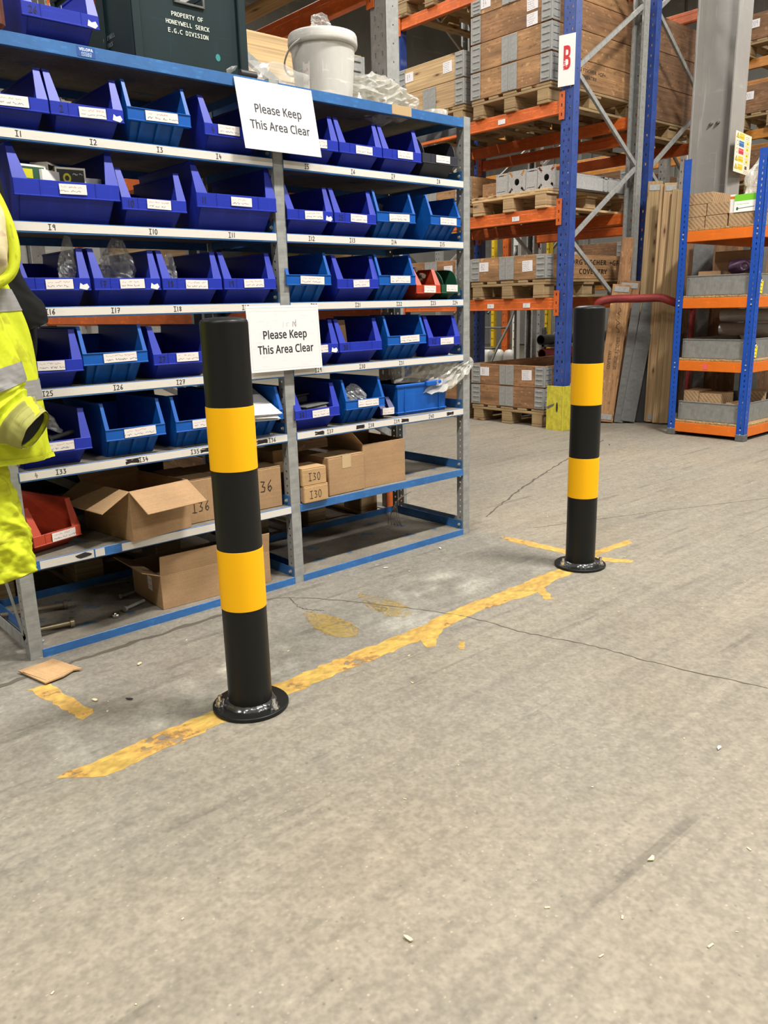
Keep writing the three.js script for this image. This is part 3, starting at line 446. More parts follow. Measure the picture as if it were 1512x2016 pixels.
// ---------------------------------------------------------------- the parts shelving
const SH = [0.027, 0.306, 0.577, 0.810, 1.040, 1.271, 1.508, 1.744], ZF = -2.41, ZR = -2.885;
const shelving = thing('shelving_unit', 'blue and galvanised two-bay parts shelving with white label strips', 'shelving', [0, 0, 0]);
{
  const flange = () => { const h = []; for (let y = 0.05; y < 1.72; y += 0.0275) h.push(ring(0.019, y, 0.0048, 0.0048, 6)); return ext([[0, 0], [0.038, 0], [0.038, 1.752], [0, 1.752]], 0.002, h); };
  const post = (x, w, back) => {
    const g = [BB(x, x + w, 0, 1.752, back ? ZR : ZF - 0.002, back ? ZR + 0.002 : ZF, 0.0008)];
    for (const e of [x, x + w - 0.002]) g.push(back ? at(flange(), e, 0, ZR + 0.038, 0, PI / 2, 0) : at(flange(), e, 0, ZF, 0, PI / 2, 0));
    return part('post', g, M.galv, shelving);
  };
  for (const [x, w] of [[0.672, 0.040], [1.654, 0.042], [2.590, 0.042]]) { post(x, w, false); post(x, w, true); }
  for (const x of [0.674, 2.630]) for (const y of [0.03, 1.70]) part('side_tie', BB(x - 0.002, x, y, y + 0.04, ZR + 0.036, ZF - 0.036, 0.0006), M.galv, shelving);
  part('side_tie', bar([0.673, 0.06, ZF - 0.03], [0.673, 0.62, ZR + 0.03], 0.002, 0.03), M.galv, shelving);
  part('back_brace', bar([0.71, 0.60, ZR - 0.001], [1.65, 0.06, ZR - 0.001], 0.003, 0.03), M.galv, shelving);
  SH.forEach((y, k) => [LB, RB].forEach(([a, b], s) => {
    const deck = part('shelf', BB(a - 0.003, b + 0.003, y - 0.0015, y, ZR + 0.003, ZF - 0.001, 0.0005), M.deck, shelving);
    const lip = k === 7 ? 0.034 : 0.030;
    part('front_lip', mg([BB(a - 0.003, b + 0.003, y - lip, y + 0.0004, ZF - 0.0015, ZF + 0.0015, 0.001), BB(a, b, y - lip, y - lip + 0.0015, ZF - 0.014, ZF, 0.0005)]), M.shelfblue, deck);
    part('rear_lip', BB(a, b, y - 0.028, y + (k < 2 ? 0.028 : 0.001), ZR + 0.001, ZR + 0.003, 0.0006), M.shelfblue, deck);
    for (const [x, t] of [[a, 1], [b, -1]]) {
      part('side_lip', BB(Math.min(x, x + t * 0.002), Math.max(x, x + t * 0.002), y - 0.028, y + (k === 7 ? 0.001 : 0.038), ZR + 0.04, ZF - 0.004, 0.0006), M.shelfblue, deck);
      if (k < 7) part('bolt', mg([rod([x + t * 0.002, y + 0.019, ZF - 0.02], [x + t * 0.007, y + 0.019, ZF - 0.02], 0.0075, 6), rod([x + t * 0.006, y + 0.019, ZF - 0.02], [x + t * 0.011, y + 0.019, ZF - 0.02], 0.0035, 8)]), M.galv, deck);
    }
    // white strips: five rows written on, the sixth worn, the rest bare
    const row = { 6: 0, 5: 1, 4: 2, 3: 3, 2: 4 }[k];
    if (row !== undefined) { const i = row * 2 + s; part('label_strip', at(card(b - a, 0.0235, 0.001, [0, 1 - (i * 64 + 60) / 704, 1, 1 - (i * 64 + 4) / 704]), (a + b) / 2, y - 0.0135, ZF + 0.002), M.strip, deck, 'white strip with handwritten bay numbers'); }
    if (k === 1 && s === 0) for (const [p, q] of [[0.735, 0.90], [0.905, 0.935], [0.992, 1.652]]) part('label_strip', at(card(q - p, 0.0245, 0.001, [0, 0.02, (q - p) / 0.94, 0.06]), (p + q) / 2, y - 0.0145, ZF + 0.002), M.strip, deck, 'torn white strip without numbers');
    if (k === 1 && s === 0) part('ink_blot', at(ext(ring(0, 0, 0.024, 0.0085, 9).map(([u, v], i) => [u * (0.8 + 0.4 * hash(i, 3, 1)), v * (0.7 + 0.5 * hash(i, 4, 1))]), 0.0004), 0.868, y - 0.013, ZF + 0.0026), M.dark, deck);
    if (k === 7 && s === 0) part('maker_sticker', at(card(0.052, 0.026, 0.0006), 1.045, y - 0.016, ZF + 0.0019), M.maker, deck, 'blue maker sticker');
    if (k === 7 && s === 1) part('tape_patch', BB(2.20, 2.30, y - 0.031, y + 0.002, ZF + 0.0015, ZF + 0.0025, 0.0004), M.tape, deck, 'brown tape wrapped over the edge');
  }));
}
// hanging notices in clear wallets
function notice(label, m, c, w, h, tilt, roll) {
  const o = thing('notice', label, 'sign', c, 0); o.rotation.set(tilt, 0, roll);
  part('sheet', at(card(w, h, 0.0012), 0, 0, 0), m, o); part('wallet_edge', mg([BB(-w / 2 - 0.004, w / 2 + 0.004, h / 2 - 0.002, h / 2 + 0.006, -0.001, 0.001, 0.0004), BB(-w / 2 - 0.004, w / 2 + 0.004, -h / 2 - 0.004, -h / 2, -0.001, 0.001, 0.0004), BB(-w / 2 - 0.004, -w / 2, -h / 2, h / 2, -0.001, 0.001, 0.0004), BB(w / 2, w / 2 + 0.004, -h / 2, h / 2, -0.001, 0.001, 0.0004)]), M.paper, o);
}
notice('white keep-clear notice hanging off the top shelf edge below the bucket', M.sign0, [1.672, 1.628, -2.383], 0.297, 0.212, -0.20, 0.0);
notice('white keep-clear notice with pencil marks hung halfway down the shelving', M.sign1, [1.656, 0.918, -2.392], 0.297, 0.214, -0.06, 0.0);

// ---------------------------------------------------------------- plastic bins
const binCache = {};
function binGeo({ w, H, d, b0, b1, kind }) {
  const key = [w, H, d, b0, b1, kind].join(); if (binCache[key]) return binCache[key];
  const G = [], t = 0.0026, zs = kind === 'B' ? -0.030 : -0.034, z0 = kind === 'B' ? -0.060 : -0.052, zb = kind === 'B' ? -0.016 : -0.007;
  const xh = (y) => w / 2 - 0.022 + 0.017 * Math.min(1, y / H);
  const side = [[z0, 0], [zb, b0], [-0.004, b0 + 0.002], [-0.003, b1]];
  if (kind === 'C') for (let i = 1; i <= 7; i++) { const q = i / 8; side.push([-0.003 - 0.055 * q * q * 0.9 - 0.012 * q, b1 + (H - b1) * (q < 1 ? 1 - Math.pow(1 - q, 1.7) : 1)]); }
  side.push([kind === 'C' ? -0.072 : zs, H], [-d, H], [-d + 0.014, 0]);
  for (const s of [-1, 1]) {                          // side walls, leaning outwards
    const g = ext(side, t), p = g.attributes.position;
    for (let i = 0; i < p.count; i++) { const z = p.getX(i), y = p.getY(i), q = p.getZ(i); p.setXYZ(i, s * (xh(y) - q), y, z); }
    if (s > 0) for (let i = 0; i < p.count; i += 3) { const a = [0, 1, 2].map((k) => [p.getX(i + k), p.getY(i + k), p.getZ(i + k)]); p.setXYZ(i + 1, ...a[2]); p.setXYZ(i + 2, ...a[1]); }
    g.computeVertexNormals(); G.push(g);
    // turned-out rim along the slope and the top
    if (kind !== 'C') {
      const wb = kind === 'B' ? 0.013 : w > 0.25 ? 0.040 : 0.030, wt = kind === 'B' ? 0.010 : 0.017, xo = s * (w / 2 - 0.001), xt = s * (w / 2 - 0.003);
      const q = (x, y, z) => [x, y, z], f = [q(xo, b1 - 0.002, 0.001), q(xo - s * wb, b1 - 0.002, 0.001), q(xt - s * wt, H, zs), q(xt, H, zs)], k = f.map(([x, y, z]) => q(x, y - 0.0005, z - 0.0028));
      G.push(s > 0 ? hexa([f[0], f[3], f[2], f[1], k[0], k[3], k[2], k[1]].reverse()) : hexa([f[0], f[1], f[2], f[3], k[0], k[1], k[2], k[3]].reverse()));
    }
    G.push(BB(s * (w / 2 - 0.0055) - 0.0045, s * (w / 2 - 0.0055) + 0.0045, H - 0.006, H + 0.0006, -d, (kind === 'C' ? -0.075 : zs + 0.001), 0.001));
  }
  G.push(hexa([[-xh(0), 0, z0], [xh(0), 0, z0], [xh(b0), b0, zb], [-xh(b0), b0, zb], [-xh(0), 0, z0 - t], [xh(0), 0, z0 - t], [xh(b0), b0, zb - t], [-xh(b0), b0, zb - t]]));
  G.push(BB(-w / 2 + 0.0005, w / 2 - 0.0005, b0, b1, -0.004, 0.002, 0.0012));
  G.push(BB(-w / 2, w / 2, b0 - 0.0015, b0 + 0.0025, zb, 0.004, 0.001));
  if (kind === 'B') { for (let i = -1; i <= 1; i++) G.push(hexa([[i * w * 0.26 - 0.004, 0.002, z0 + 0.006], [i * w * 0.26 + 0.004, 0.002, z0 + 0.006], [i * w * 0.26 + 0.005, b0, -0.004], [i * w * 0.26 - 0.005, b0, -0.004], [i * w * 0.26 - 0.006, 0.002, z0], [i * w * 0.26 + 0.006, 0.002, z0], [i * w * 0.26 + 0.007, b0, zb], [i * w * 0.26 - 0.007, b0, zb]])); G.push(BB(-w / 2 + 0.001, w / 2 - 0.001, b1 - 0.003, b1, -0.002, 0.0045, 0.001)); } else for (const x of [-0.26 * w, 0.26 * w]) G.push(BB(x - 0.0012, x + 0.0012, b0, b1, 0, 0.0034, 0.0006));
  G.push(BB(-xh(0) - 0.001, xh(0) + 0.001, 0, t, -d + 0.014, z0, 0.0006));
  G.push(hexa([[-xh(0), 0, -d + 0.014], [-xh(H), H * 0.83, -d + 0.002], [xh(H), H * 0.83, -d + 0.002], [xh(0), 0, -d + 0.014], [-xh(0), 0, -d + 0.014 + t], [-xh(H), H * 0.83, -d + 0.002 + t], [xh(H), H * 0.83, -d + 0.002 + t], [xh(0), 0, -d + 0.014 + t]]));
  return (binCache[key] = mg(G));
}
const KIND = { A: { w: 0.212, H: 0.165, d: 0.34, b0: 0.046, b1: 0.080, kind: 'A', m: 'violet' }, B: { w: 0.206, H: 0.172, d: 0.34, b0: 0.059, b1: 0.094, kind: 'B', m: 'sky' }, X: { w: 0.302, H: 0.206, d: 0.40, b0: 0.067, b1: 0.110, kind: 'A', m: 'violet' }, C: { w: 0.204, H: 0.150, d: 0.30, b0: 0.052, b1: 0.086, kind: 'C', m: 'darkbin' } };
let cardNo = 3;
function bin(label, k, x, shelf, o = {}) {           // x: middle of the bin
  const s = { ...KIND[k], ...o }, b = thing('storage_bin', label, 'bin', [x, SH[shelf] + 0.0005, (o.z ?? -2.402)], o.turn ?? 0, 'plastic bins on the parts shelving');
  part('body', binGeo(s), M[s.m], b);
  const cw = s.cw ?? (s.kind === 'B' ? 0.105 : 0.078), cx = s.cx ?? 0.012;
  if (!o.nocard) part('label_card', at(card(cw, 0.027, 0.0008, cell(cardNo++ * 5 % 128)), cx, (s.b0 + s.b1) / 2 + rr(-0.002, 0.003), 0.0048, 0, 0, rr(-0.03, 0.03)), M.cards, b, 'white handwritten card');
  if (o.no) part('marker_number', at(print(0.056, 0.028, markCell(o.no)), -s.w / 2 + 0.032, (s.b0 + s.b1) / 2, 0.0030), M.marks, b);
  if (o.tear) part('torn_sticker', at(ext([[0, 0], [0.022, -0.004], [0.030, 0.004], [0.024, 0.014], [0.012, 0.010], [0.004, 0.016]], 0.0005), s.w / 2 - 0.036, s.b0 + 0.004, 0.0042), M.paper, b);
  return b;
}
// first row from the top
bin('large-lipped violet-blue bin above strip mark I1', 'A', 0.814, 6, { no: '6' });
bin('violet-blue bin with a torn sticker above strip mark I2', 'A', 1.029, 6, { tear: 1, no: '2' });
bin('lighter blue ribbed bin with dark parts above strip mark I3', 'B', 1.250, 6, { cx: 0.005 });
bin('violet-blue bin above strip mark I4 partly behind the hanging notice', 'A', 1.505, 6, { no: '4', cx: -0.02 });
bin('violet-blue bin above strip mark I5 partly behind the hanging notice', 'A', 1.828, 6, { w: 0.208 });
bin('violet-blue bin above strip mark I6', 'A', 2.038, 6, { w: 0.203 });
bin('violet-blue bin above strip mark I7', 'A', 2.243, 6, { w: 0.200 });
bin('dark charcoal bin with curved sides above strip mark I8', 'C', 2.458, 6, { w: 0.200, z: -2.412 });
// second row
bin('large violet-blue bin full of small boxes above strip mark I9', 'X', 0.948, 5, {});
bin('violet-blue bin between two larger ones above strip mark I10', 'A', 1.209, 5, { no: '10' });
bin('large empty violet-blue bin above strip mark I11', 'X', 1.503, 5, { no: '11' });
bin('violet-blue bin with smeared white paint above strip mark I12', 'A', 1.797, 5, { w: 0.200, tear: 1 });
bin('violet-blue bin with a wide card above strip mark I13', 'A', 2.003, 5, { w: 0.200, no: '25' });
bin('lighter blue bin of black fittings above strip mark I14', 'B', 2.207, 5, { w: 0.200 });
bin('lighter blue bin set at an angle above strip mark I15', 'B', 2.478, 5, { w: 0.196, turn: 0.10 });
// third row
bin('violet-blue bin with a rolled clear bag beside the hi-vis jacket, fourth shelf up', 'A', 0.878, 4, { w: 0.208, tear: 1 });
bin('violet-blue bin with a crumpled clear bag above strip mark I17', 'A', 1.098, 4, { no: '17', tear: 1 });
bin('violet-blue bin with a small clear bag above strip mark I18', 'A', 1.316, 4, { no: '18' });
bin('empty violet-blue bin above strip mark I19', 'A', 1.532, 4, { no: '19', w: 0.206 });
bin('lighter blue empty bin above strip mark I20', 'B', 1.778, 4, { w: 0.198 });
bin('empty violet-blue bin above strip mark I21', 'A', 2.006, 4, { w: 0.204 });
bin('faded lighter blue bin above strip mark I22', 'B', 2.206, 4, { w: 0.195 });
const SMALL = { w: 0.120, H: 0.120, d: 0.24, b0: 0.026, b1: 0.058, cw: 0.066, cx: 0.004 };
bin('small red bin full of fittings above strip mark I23', 'A', 2.376, 4, { ...SMALL, w: 0.138, m: 'redbin' });
bin('small dark green bin above strip mark I24', 'C', 2.505, 4, { ...SMALL, w: 0.110, m: 'greenbin' });
// fourth row
bin('violet-blue bin above strip mark I25 beside the hi-vis jacket', 'A', 0.826, 3, {});
bin('lighter blue bin with dusty rim above strip mark I26', 'B', 1.036, 3, {});
bin('violet-blue bin above strip mark I27 partly behind the bollard', 'A', 1.262, 3, { no: '27', tear: 1 });
bin('violet-blue bin above strip mark I29 partly behind the pencilled notice', 'A', 1.796, 3, { w: 0.206, tear: 1 });
bin('violet-blue bin holding a piece of cardboard above strip mark I30', 'A', 2.010, 3, { no: '30', nocard: 1 });
bin('lighter blue open-sided bin above strip mark I31', 'B', 2.252, 3, { w: 0.212 });
bin('violet-blue bin in the corner beyond strip mark I31', 'A', 2.466, 3, { w: 0.190, no: '32' });
// fifth row
bin('violet-blue bin full of bolts above strip mark I33', 'A', 0.825, 2, {});
bin('lighter blue empty bin above strip mark I34', 'B', 1.076, 2, { w: 0.200 });
bin('lighter blue bin above strip mark I35 partly behind the bollard', 'B', 1.312, 2, { w: 0.200 });
bin('lighter blue bin filled with paper sheets above strip mark I36', 'B', 1.536, 2, { w: 0.198 });
bin('violet-blue bin with grey wrapped parts above strip mark I37', 'A', 1.790, 2, { no: '38', w: 0.208 });
bin('lighter blue bin with a clear bag of parts above strip mark I38', 'B', 2.024, 2, { w: 0.200 });
bin('small navy bin tucked beside the blue crate', 'A', 2.164, 2, { w: 0.076, H: 0.082, d: 0.17, b0: 0.018, b1: 0.042, m: 'navybin', cw: 0.062, cx: 0, z: -2.43 });
// shelf below and on top
bin('red bin of nuts on the shelf under strip mark I33', 'A', 0.815, 1, { w: 0.172, H: 0.150, d: 0.30, b0: 0.034, b1: 0.066, m: 'redbin', cw: 0.085, cx: 0.02, turn: 0.30, z: -2.462 });
bin('violet-blue bin marked 26 standing on top of the shelving', 'A', 0.984, 7, { no: '26', nocard: 1, tear: 1, z: -2.405 });

// ---------------------------------------------------------------- things in and on the shelving
function carton(label, p, w, h, d, o = {}) {         // closed box, or open with four flaps; origin at its base centre
  const c = thing('cardboard_box', label, 'box', p, o.turn ?? 0, o.group), m = o.m ?? M.carton, t = 0.004;
  if (!o.open) {
    part('body', jog(B(w, h, d, 0, h / 2, 0, 0.003)), m, c);
    for (const s of [-1, 1]) part('flap', jog(B(w - 0.002, 0.003, d / 2 - 0.002, 0, h + 0.0015, s * d / 4, 0.001)), m, c);
    if (o.tape) part('tape_strip', mg([B(0.045, 0.0008, d + 0.001, 0, h + 0.0035, 0, 0.0003), B(0.045, 0.05, 0.0008, 0, h - 0.022, d / 2 + 0.0005, 0.0003)]), M.tape, c);
  } else {
    part('wall', jog(B(w, h, t, 0, h / 2, d / 2 - t / 2, 0.001)), m, c); part('wall', jog(B(w, h, t, 0, h / 2, -d / 2 + t / 2, 0.001)), m, c);
    for (const s of [-1, 1]) part('wall', jog(B(t, h, d - 2 * t, s * (w / 2 - t / 2), h / 2, 0, 0.001)), m, c);
    part('bottom', B(w - 2 * t, t, d - 2 * t, 0, t / 2, 0, 0.001), m, c);
    const F = o.open;                                 // [front, back, minus x, plus x] angles from upright, outwards
    const fl = (len, wd, ang, ax, s) => { const g = cb(ax ? 0.0035 : wd, len, ax ? wd : 0.0035, 0.001); jog(g); g.translate(0, len / 2, 0); ax ? g.rotateZ(-s * ang) : g.rotateX(s * ang); return at(g, ax ? s * (w / 2 - t / 2) : 0, h, ax ? 0 : s * (d / 2 - t / 2)); };
    const len = o.flap ?? w / 2;
    if (F[0] !== null) part('flap', fl(len, w, F[0], 0, 1), m, c); if (F[1] !== null) part('flap', fl(len, w, F[1], 0, -1), m, c);
    if (F[2] !== null) part('flap', fl(len, d, F[2], 1, -1), m, c); if (F[3] !== null) part('flap', fl(len, d, F[3], 1, 1), m, c);
  }
  if (o.mark) part('marker_writing', at(print(o.mark[1], o.mark[1] / 2, markCell(o.mark[0], o.mark[4] ?? 0)), o.mark[2], o.mark[3], d / 2 + 0.0006), M.marks, c);
  if (o.slip) part('delivery_slip', at(card(0.034, 0.05, 0.0006, cell(20)), -w / 2 - 0.0006, o.slip[0], o.slip[1], 0, -PI / 2, 0), M.cards, c);
  return c;
}
const S1 = SH[1] + 0.0005, S0 = SH[0] + 0.0005;
carton('open brown cardboard box with spread flaps beside the red bin', [1.115, S1, -2.545], 0.225, 0.165, 0.29, { turn: 0.14, open: [2.12, 0.75, 2.05, null], flap: 0.115 });
carton('cardboard box marked I36 beside the open box with spread flaps', [1.308, S1, -2.57], 0.112, 0.152, 0.25, { mark: ['I36', 0.11, -0.002, 0.056], m: M.carton });
carton('plain cardboard box between the two marked I36', [1.425, S1, -2.56], 0.11, 0.15, 0.24, { m: M.carton });
carton('cardboard box marked I36 in the corner by the mid post', [1.565, S1, -2.58], 0.15, 0.150, 0.28, { mark: ['I36', 0.13, 0.0, 0.085, 1], m: M.carton, turn: -0.03 });
carton('small pale carton marked I30 at the bottom of its stack', [1.764, S1, -2.452], 0.115, 0.062, 0.11, { m: M.cartonpale, mark: ['I30', 0.09, 0.0, 0.030], slip: [0.032, 0.02] });
carton('small pale carton marked I30 on top of its twin', [1.761, S1 + 0.0655, -2.455], 0.113, 0.064, 0.11, { m: M.cartonpale, mark: ['I30', 0.09, 0.004, 0.032, 1], turn: -0.02 });
carton('small pale carton behind the stacked pair marked I30', [1.745, S1, -2.625], 0.12, 0.182, 0.13, { m: M.cartonpale, mark: ['I30', 0.08, 0.03, 0.15] });
carton('taped cardboard box with crushed top beside the small pale cartons', [1.935, S1, -2.535], 0.185, 0.148, 0.22, { tape: 1, turn: 0.02 });
carton('tall open cardboard box with dark flaps beside the taped box', [2.148, S1, -2.555], 0.225, 0.178, 0.24, { open: [null, 0.25, 0.75, null], flap: 0.075, turn: -0.03 });
carton('long open cardboard box on the bottom shelf behind the bollard', [1.350, S0, -2.565], 0.43, 0.122, 0.25, { open: [0.12, 1.9, 1.2, -1.3], flap: 0.070, turn: -0.04, slip: [0.075, 0.03] });
// top shelf: green tote, bucket, bag, roll
{
  const y = SH[7] + 0.0005, c = thing('tote_crate', 'dark green plastic tote crate with white stencilled owner lettering', 'crate', [1.412, y, -2.75]), w = 0.40, d = 0.60, H = 0.32, t = 0.006, f = d / 2, m = M.greencrate;
  part('bottom', B(w - 0.03, 0.012, d - 0.03, 0, 0.006, 0, 0.003), m, c);
  const wall = (len, hole) => ext([[-len / 2, 0], [len / 2, 0], [len / 2, H], [-len / 2, H]], t, hole ? [rect(0, 0.212, 0.09, 0.045)] : []);
  part('end_wall', at(wall(w - 0.024, 1), 0, 0, f - 0.018), m, c); part('end_wall', at(wall(w - 0.024, 1), 0, 0, -f + 0.012), m, c);
  for (const s of [-1, 1]) part('side_wall', at(wall(d - 0.03, 1), s * (w / 2 - 0.012) - t / 2, 0, 0, 0, PI / 2, 0), m, c);
  const rib = []; for (const s of [-1, 1]) for (const q of [-1, 1]) { rib.push(B(0.014, H - 0.01, 0.030, s * (w / 2 - 0.008), H / 2, q * (f - 0.017), 0.003)); rib.push(B(0.030, H - 0.01, 0.014, s * (w / 2 - 0.017), H / 2, q * (f - 0.008), 0.003)); rib.push(B(0.010, H - 0.02, 0.014, s * (w / 2 - 0.006), H / 2, q * 0.10, 0.002)); }
  rib.forEach((g) => part('rib', g, m, c));
  part('rim', mg([B(w, 0.022, 0.016, 0, H - 0.011, f - 0.008, 0.003), B(w, 0.022, 0.016, 0, H - 0.011, -f + 0.008, 0.003), B(0.016, 0.022, d - 0.032, w / 2 - 0.008, H - 0.011, 0, 0.003), B(0.016, 0.022, d - 0.032, -w / 2 + 0.008, H - 0.011, 0, 0.003), B(w - 0.06, 0.008, 0.006, 0, 0.262, f - 0.008, 0.001)]), m, c);
  part('grip_edge', mg([B(0.104, 0.006, 0.012, 0, 0.187, f - 0.012, 0.001), B(0.006, 0.05, 0.012, -0.049, 0.212, f - 0.012, 0.001), B(0.006, 0.05, 0.012, 0.049, 0.212, f - 0.012, 0.001)]), M.galvdark, c);
  part('stencil_lettering', at(print(0.185, 0.0925), -0.01, 0.122, f - 0.0105), M.cratetext, c, 'white stencilled lettering');
  part('stencil_lettering', at(print(0.12, 0.06), -w / 2 + 0.0075, 0.09, 0.12, 0, -PI / 2, 0), M.crateside, c);
  part('paint_fleck', at(ext(ring(0, 0, 0.009, 0.011, 8), 0.0004), 0.09, 0.055, f - 0.0116), std('teal', L3(0.02, 0.22, 0.22), {}), c);
  const b = thing('bucket', 'white plastic bucket with a clear bag sticking out', 'bucket', [2.035, y, -2.60]);
  part('tub', lathe([[0, 0], [0.098, 0], [0.102, 0.004], [0.120, 0.222], [0.117, 0.224], [0.099, 0.008], [0, 0.006]], 48), M.whiteplastic, b);
  part('collar_ring', lathe([[0.119, 0.198], [0.127, 0.200], [0.129, 0.212], [0.127, 0.235], [0.124, 0.241], [0.118, 0.243], [0.116, 0.236], [0.118, 0.222]], 48), M.whiteplastic, b);
  part('handle', tube([[-0.02, 0.205, 0.128], [-0.07, 0.185, 0.118], [-0.125, 0.15, 0.07], [-0.146, 0.13, 0.0], [-0.125, 0.15, -0.07], [-0.07, 0.185, -0.118], [-0.02, 0.205, -0.128]], 0.0035, 30, 6).rotateY(-1.148), M.whiteplastic, b);
  part('label', at(card(0.028, 0.10, 0.0006, cell(33)), -0.106, 0.085, 0.035, 0, -1.24, 0), M.cards, b, 'narrow printed label');
  const crump = (secs, n, amp, s) => loft(secs, 34, 24, (th, t) => amp * (0.55 * (nz(Math.cos(th) * 2.2 + 10 + s, Math.sin(th) * 2.2 + t * n + 10, s, 4) - 0.5) * 2 + 0.6 * (0.5 - Math.abs(nz(Math.cos(th) * 3.4 + 30 + s, Math.sin(th) * 3.4 + t * n * 1.5 + 10, s + 3, 3) - 0.5) * 4)) * Math.sin(PI * Math.min(1, Math.max(0.04, t))));
  single('clear_bag', 'clear plastic bag poking out of the white bucket', 'bag', crump([{ c: [0, 0, 0], rx: 0.03, rz: 0.03 }, { c: [0.0, 0.06, 0], rx: 0.055, rz: 0.03 }, { c: [-0.01, 0.11, 0.0], rx: 0.04, rz: 0.012 }, { c: [-0.02, 0.135, 0], rx: 0.026, rz: 0.004 }], 5, 0.03, 3), M.film, [2.00, y + 0.16, -2.56]);
  single('clear_bag', 'big crumpled clear plastic bag slumped against the bucket', 'bag', crump([{ c: [-0.10, 0.11, -0.05], rx: 0.02, rz: 0.03 }, { c: [-0.07, 0.075, -0.03], rx: 0.06, rz: 0.07 }, { c: [0.02, 0.045, 0], rx: 0.05, rz: 0.08 }, { c: [0.10, 0.032, 0.02], rx: 0.04, rz: 0.06 }, { c: [0.15, 0.03, 0.02], rx: 0.03, rz: 0.05 }], 7, 0.045, 5), M.milkfilm, [2.275, y + 0.005, -2.56]);
  const roll = thing('tape_roll', 'roll of clear packing tape lying on the top shelf', 'tape', [2.575, y, -2.56]);
  part('tape_winding', lathe([[0.039, 0.0], [0.056, 0.0], [0.056, 0.048], [0.039, 0.048], [0.039, 0.0]], 36), M.tapeclear, roll); part('core', lathe([[0.036, 0.0], [0.039, 0.0], [0.039, 0.048], [0.036, 0.048], [0.036, 0.0]], 36), M.carton, roll);
  single('polythene_sheet', 'flat clear polythene sheet over the edge above the notice', 'sheet', at(loft([{ c: [-0.17, 0.004, 0], rx: 0.03, rz: 0.006 }, { c: [-0.05, 0.008, 0], rx: 0.05, rz: 0.008 }, { c: [0.05, 0.012, 0], rx: 0.055, rz: 0.011 }, { c: [0.16, 0.004, 0.005], rx: 0.04, rz: 0.006 }], 20, 24, (th, t) => 0.004 * Math.sin(th * 3 + t * 17)), 0, 0, 0, 0, 0, 0), M.film, [1.70, y + 0.012, -2.47]);
  single('cut_tube', 'short dark rubber tube offcut above the hanging notice', 'tube', at(rod([-0.03, 0, 0], [0.03, 0, 0], 0.012, 14), 0, 0.013, 0), M.rubber, [1.59, y, -2.43]);
  single('rusty_block', 'rust-red painted block beside the bin marked 26', 'block', B(0.16, 0.2, 0.2, 0, 0.1, 0, 0.012), M.redbrown, [0.755, y, -2.50]);
  part('wire_divider', Array.from({ length: 6 }, (_, i) => rod([-0.085 + i * 0.034, 0.01, -0.2], [-0.085 + i * 0.034, 0.155, -0.2], 0.0014, 6)), M.zinc, scene.children.filter((q) => q.userData.label?.includes('marked 26'))[0]);
  // blue lidded crate, bags draped over and inside bins
  const k = thing('stacking_crate', 'plain blue stacking crate with faint writing under a plastic bag', 'crate', [2.372, SH[2] + 0.0005, -2.545]), kw = 0.30, kh = 0.128, kd = 0.22;
  part('tub', mg([hexa([[-kw / 2 + 0.012, 0, kd / 2 - 0.010], [kw / 2 - 0.012, 0, kd / 2 - 0.010], [kw / 2 - 0.006, kh, kd / 2 - 0.004], [-kw / 2 + 0.006, kh, kd / 2 - 0.004], [-kw / 2 + 0.012, 0, -kd / 2 + 0.01], [kw / 2 - 0.012, 0, -kd / 2 + 0.01], [kw / 2 - 0.006, kh, -kd / 2 + 0.004], [-kw / 2 + 0.006, kh, -kd / 2 + 0.004]]), B(kw, 0.014, kd, 0, kh - 0.007, 0, 0.004), B(kw - 0.01, 0.006, kd - 0.01, 0, 0.012, 0, 0.002)]), M.sky, k);
  for (const x of [-0.10, 0.10]) part('rib', B(0.008, kh - 0.02, 0.008, x, kh / 2 - 0.004, kd / 2 - 0.007, 0.002), M.sky, k);
  part('handle_lip', B(0.09, 0.022, 0.016, 0.055, kh - 0.006, kd / 2 + 0.004, 0.004), M.sky, k);
  part('faint_writing', at(print(0.11, 0.07, [0.005, 0.01, 0.12, 0.06]), 0.03, 0.065, kd / 2 - 0.0035, -0.05, 0, 0), std('faintink', L3(0.02, 0.03, 0.12), { map: canvasTex(128, 64, (g) => { for (let i = 0; i < 3; i++) scrawl(g, 10, 14 + i * 20, 100, 12, 'rgba(30,40,90,1)', 2); }), transparent: true }), k);
  single('clear_bag', 'clear plastic bag draped over the blue crate and the strip end', 'bag', crump([{ c: [-0.17, 0.05, -0.03], rx: 0.012, rz: 0.05 }, { c: [-0.06, 0.062, 0.0], rx: 0.026, rz: 0.09 }, { c: [0.05, 0.070, 0.025], rx: 0.034, rz: 0.09 }, { c: [0.15, 0.085, 0.05], rx: 0.034, rz: 0.05 }, { c: [0.22, 0.10, 0.06], rx: 0.018, rz: 0.02 }], 8, 0.05, 8), M.milkfilm, [2.44, SH[2] + 0.098, -2.49]);
  const bag = (label, p, r, h, s) => single('clear_bag', label, 'bag', crump([{ c: [0, 0, 0], rx: r * 0.5, rz: r * 0.5 }, { c: [0, h * 0.3, 0], rx: r, rz: r * 0.7 }, { c: [0.01, h * 0.65, 0], rx: r * 0.8, rz: r * 0.5 }, { c: [0.02, h, -0.01], rx: r * 0.35, rz: r * 0.15 }], 6, r * 0.7, s), M.film, p);
  bag('rolled clear bag upright in the bin beside the hi-vis jacket', [0.935, SH[4] + 0.055, -2.46], 0.025, 0.145, 11);
  bag('crumpled clear bag in the bin above strip mark I17', [1.105, SH[4] + 0.03, -2.50], 0.055, 0.17, 12); bag('small clear bag in the bin above strip mark I18', [1.262, SH[4] + 0.03, -2.47], 0.028, 0.13, 13);
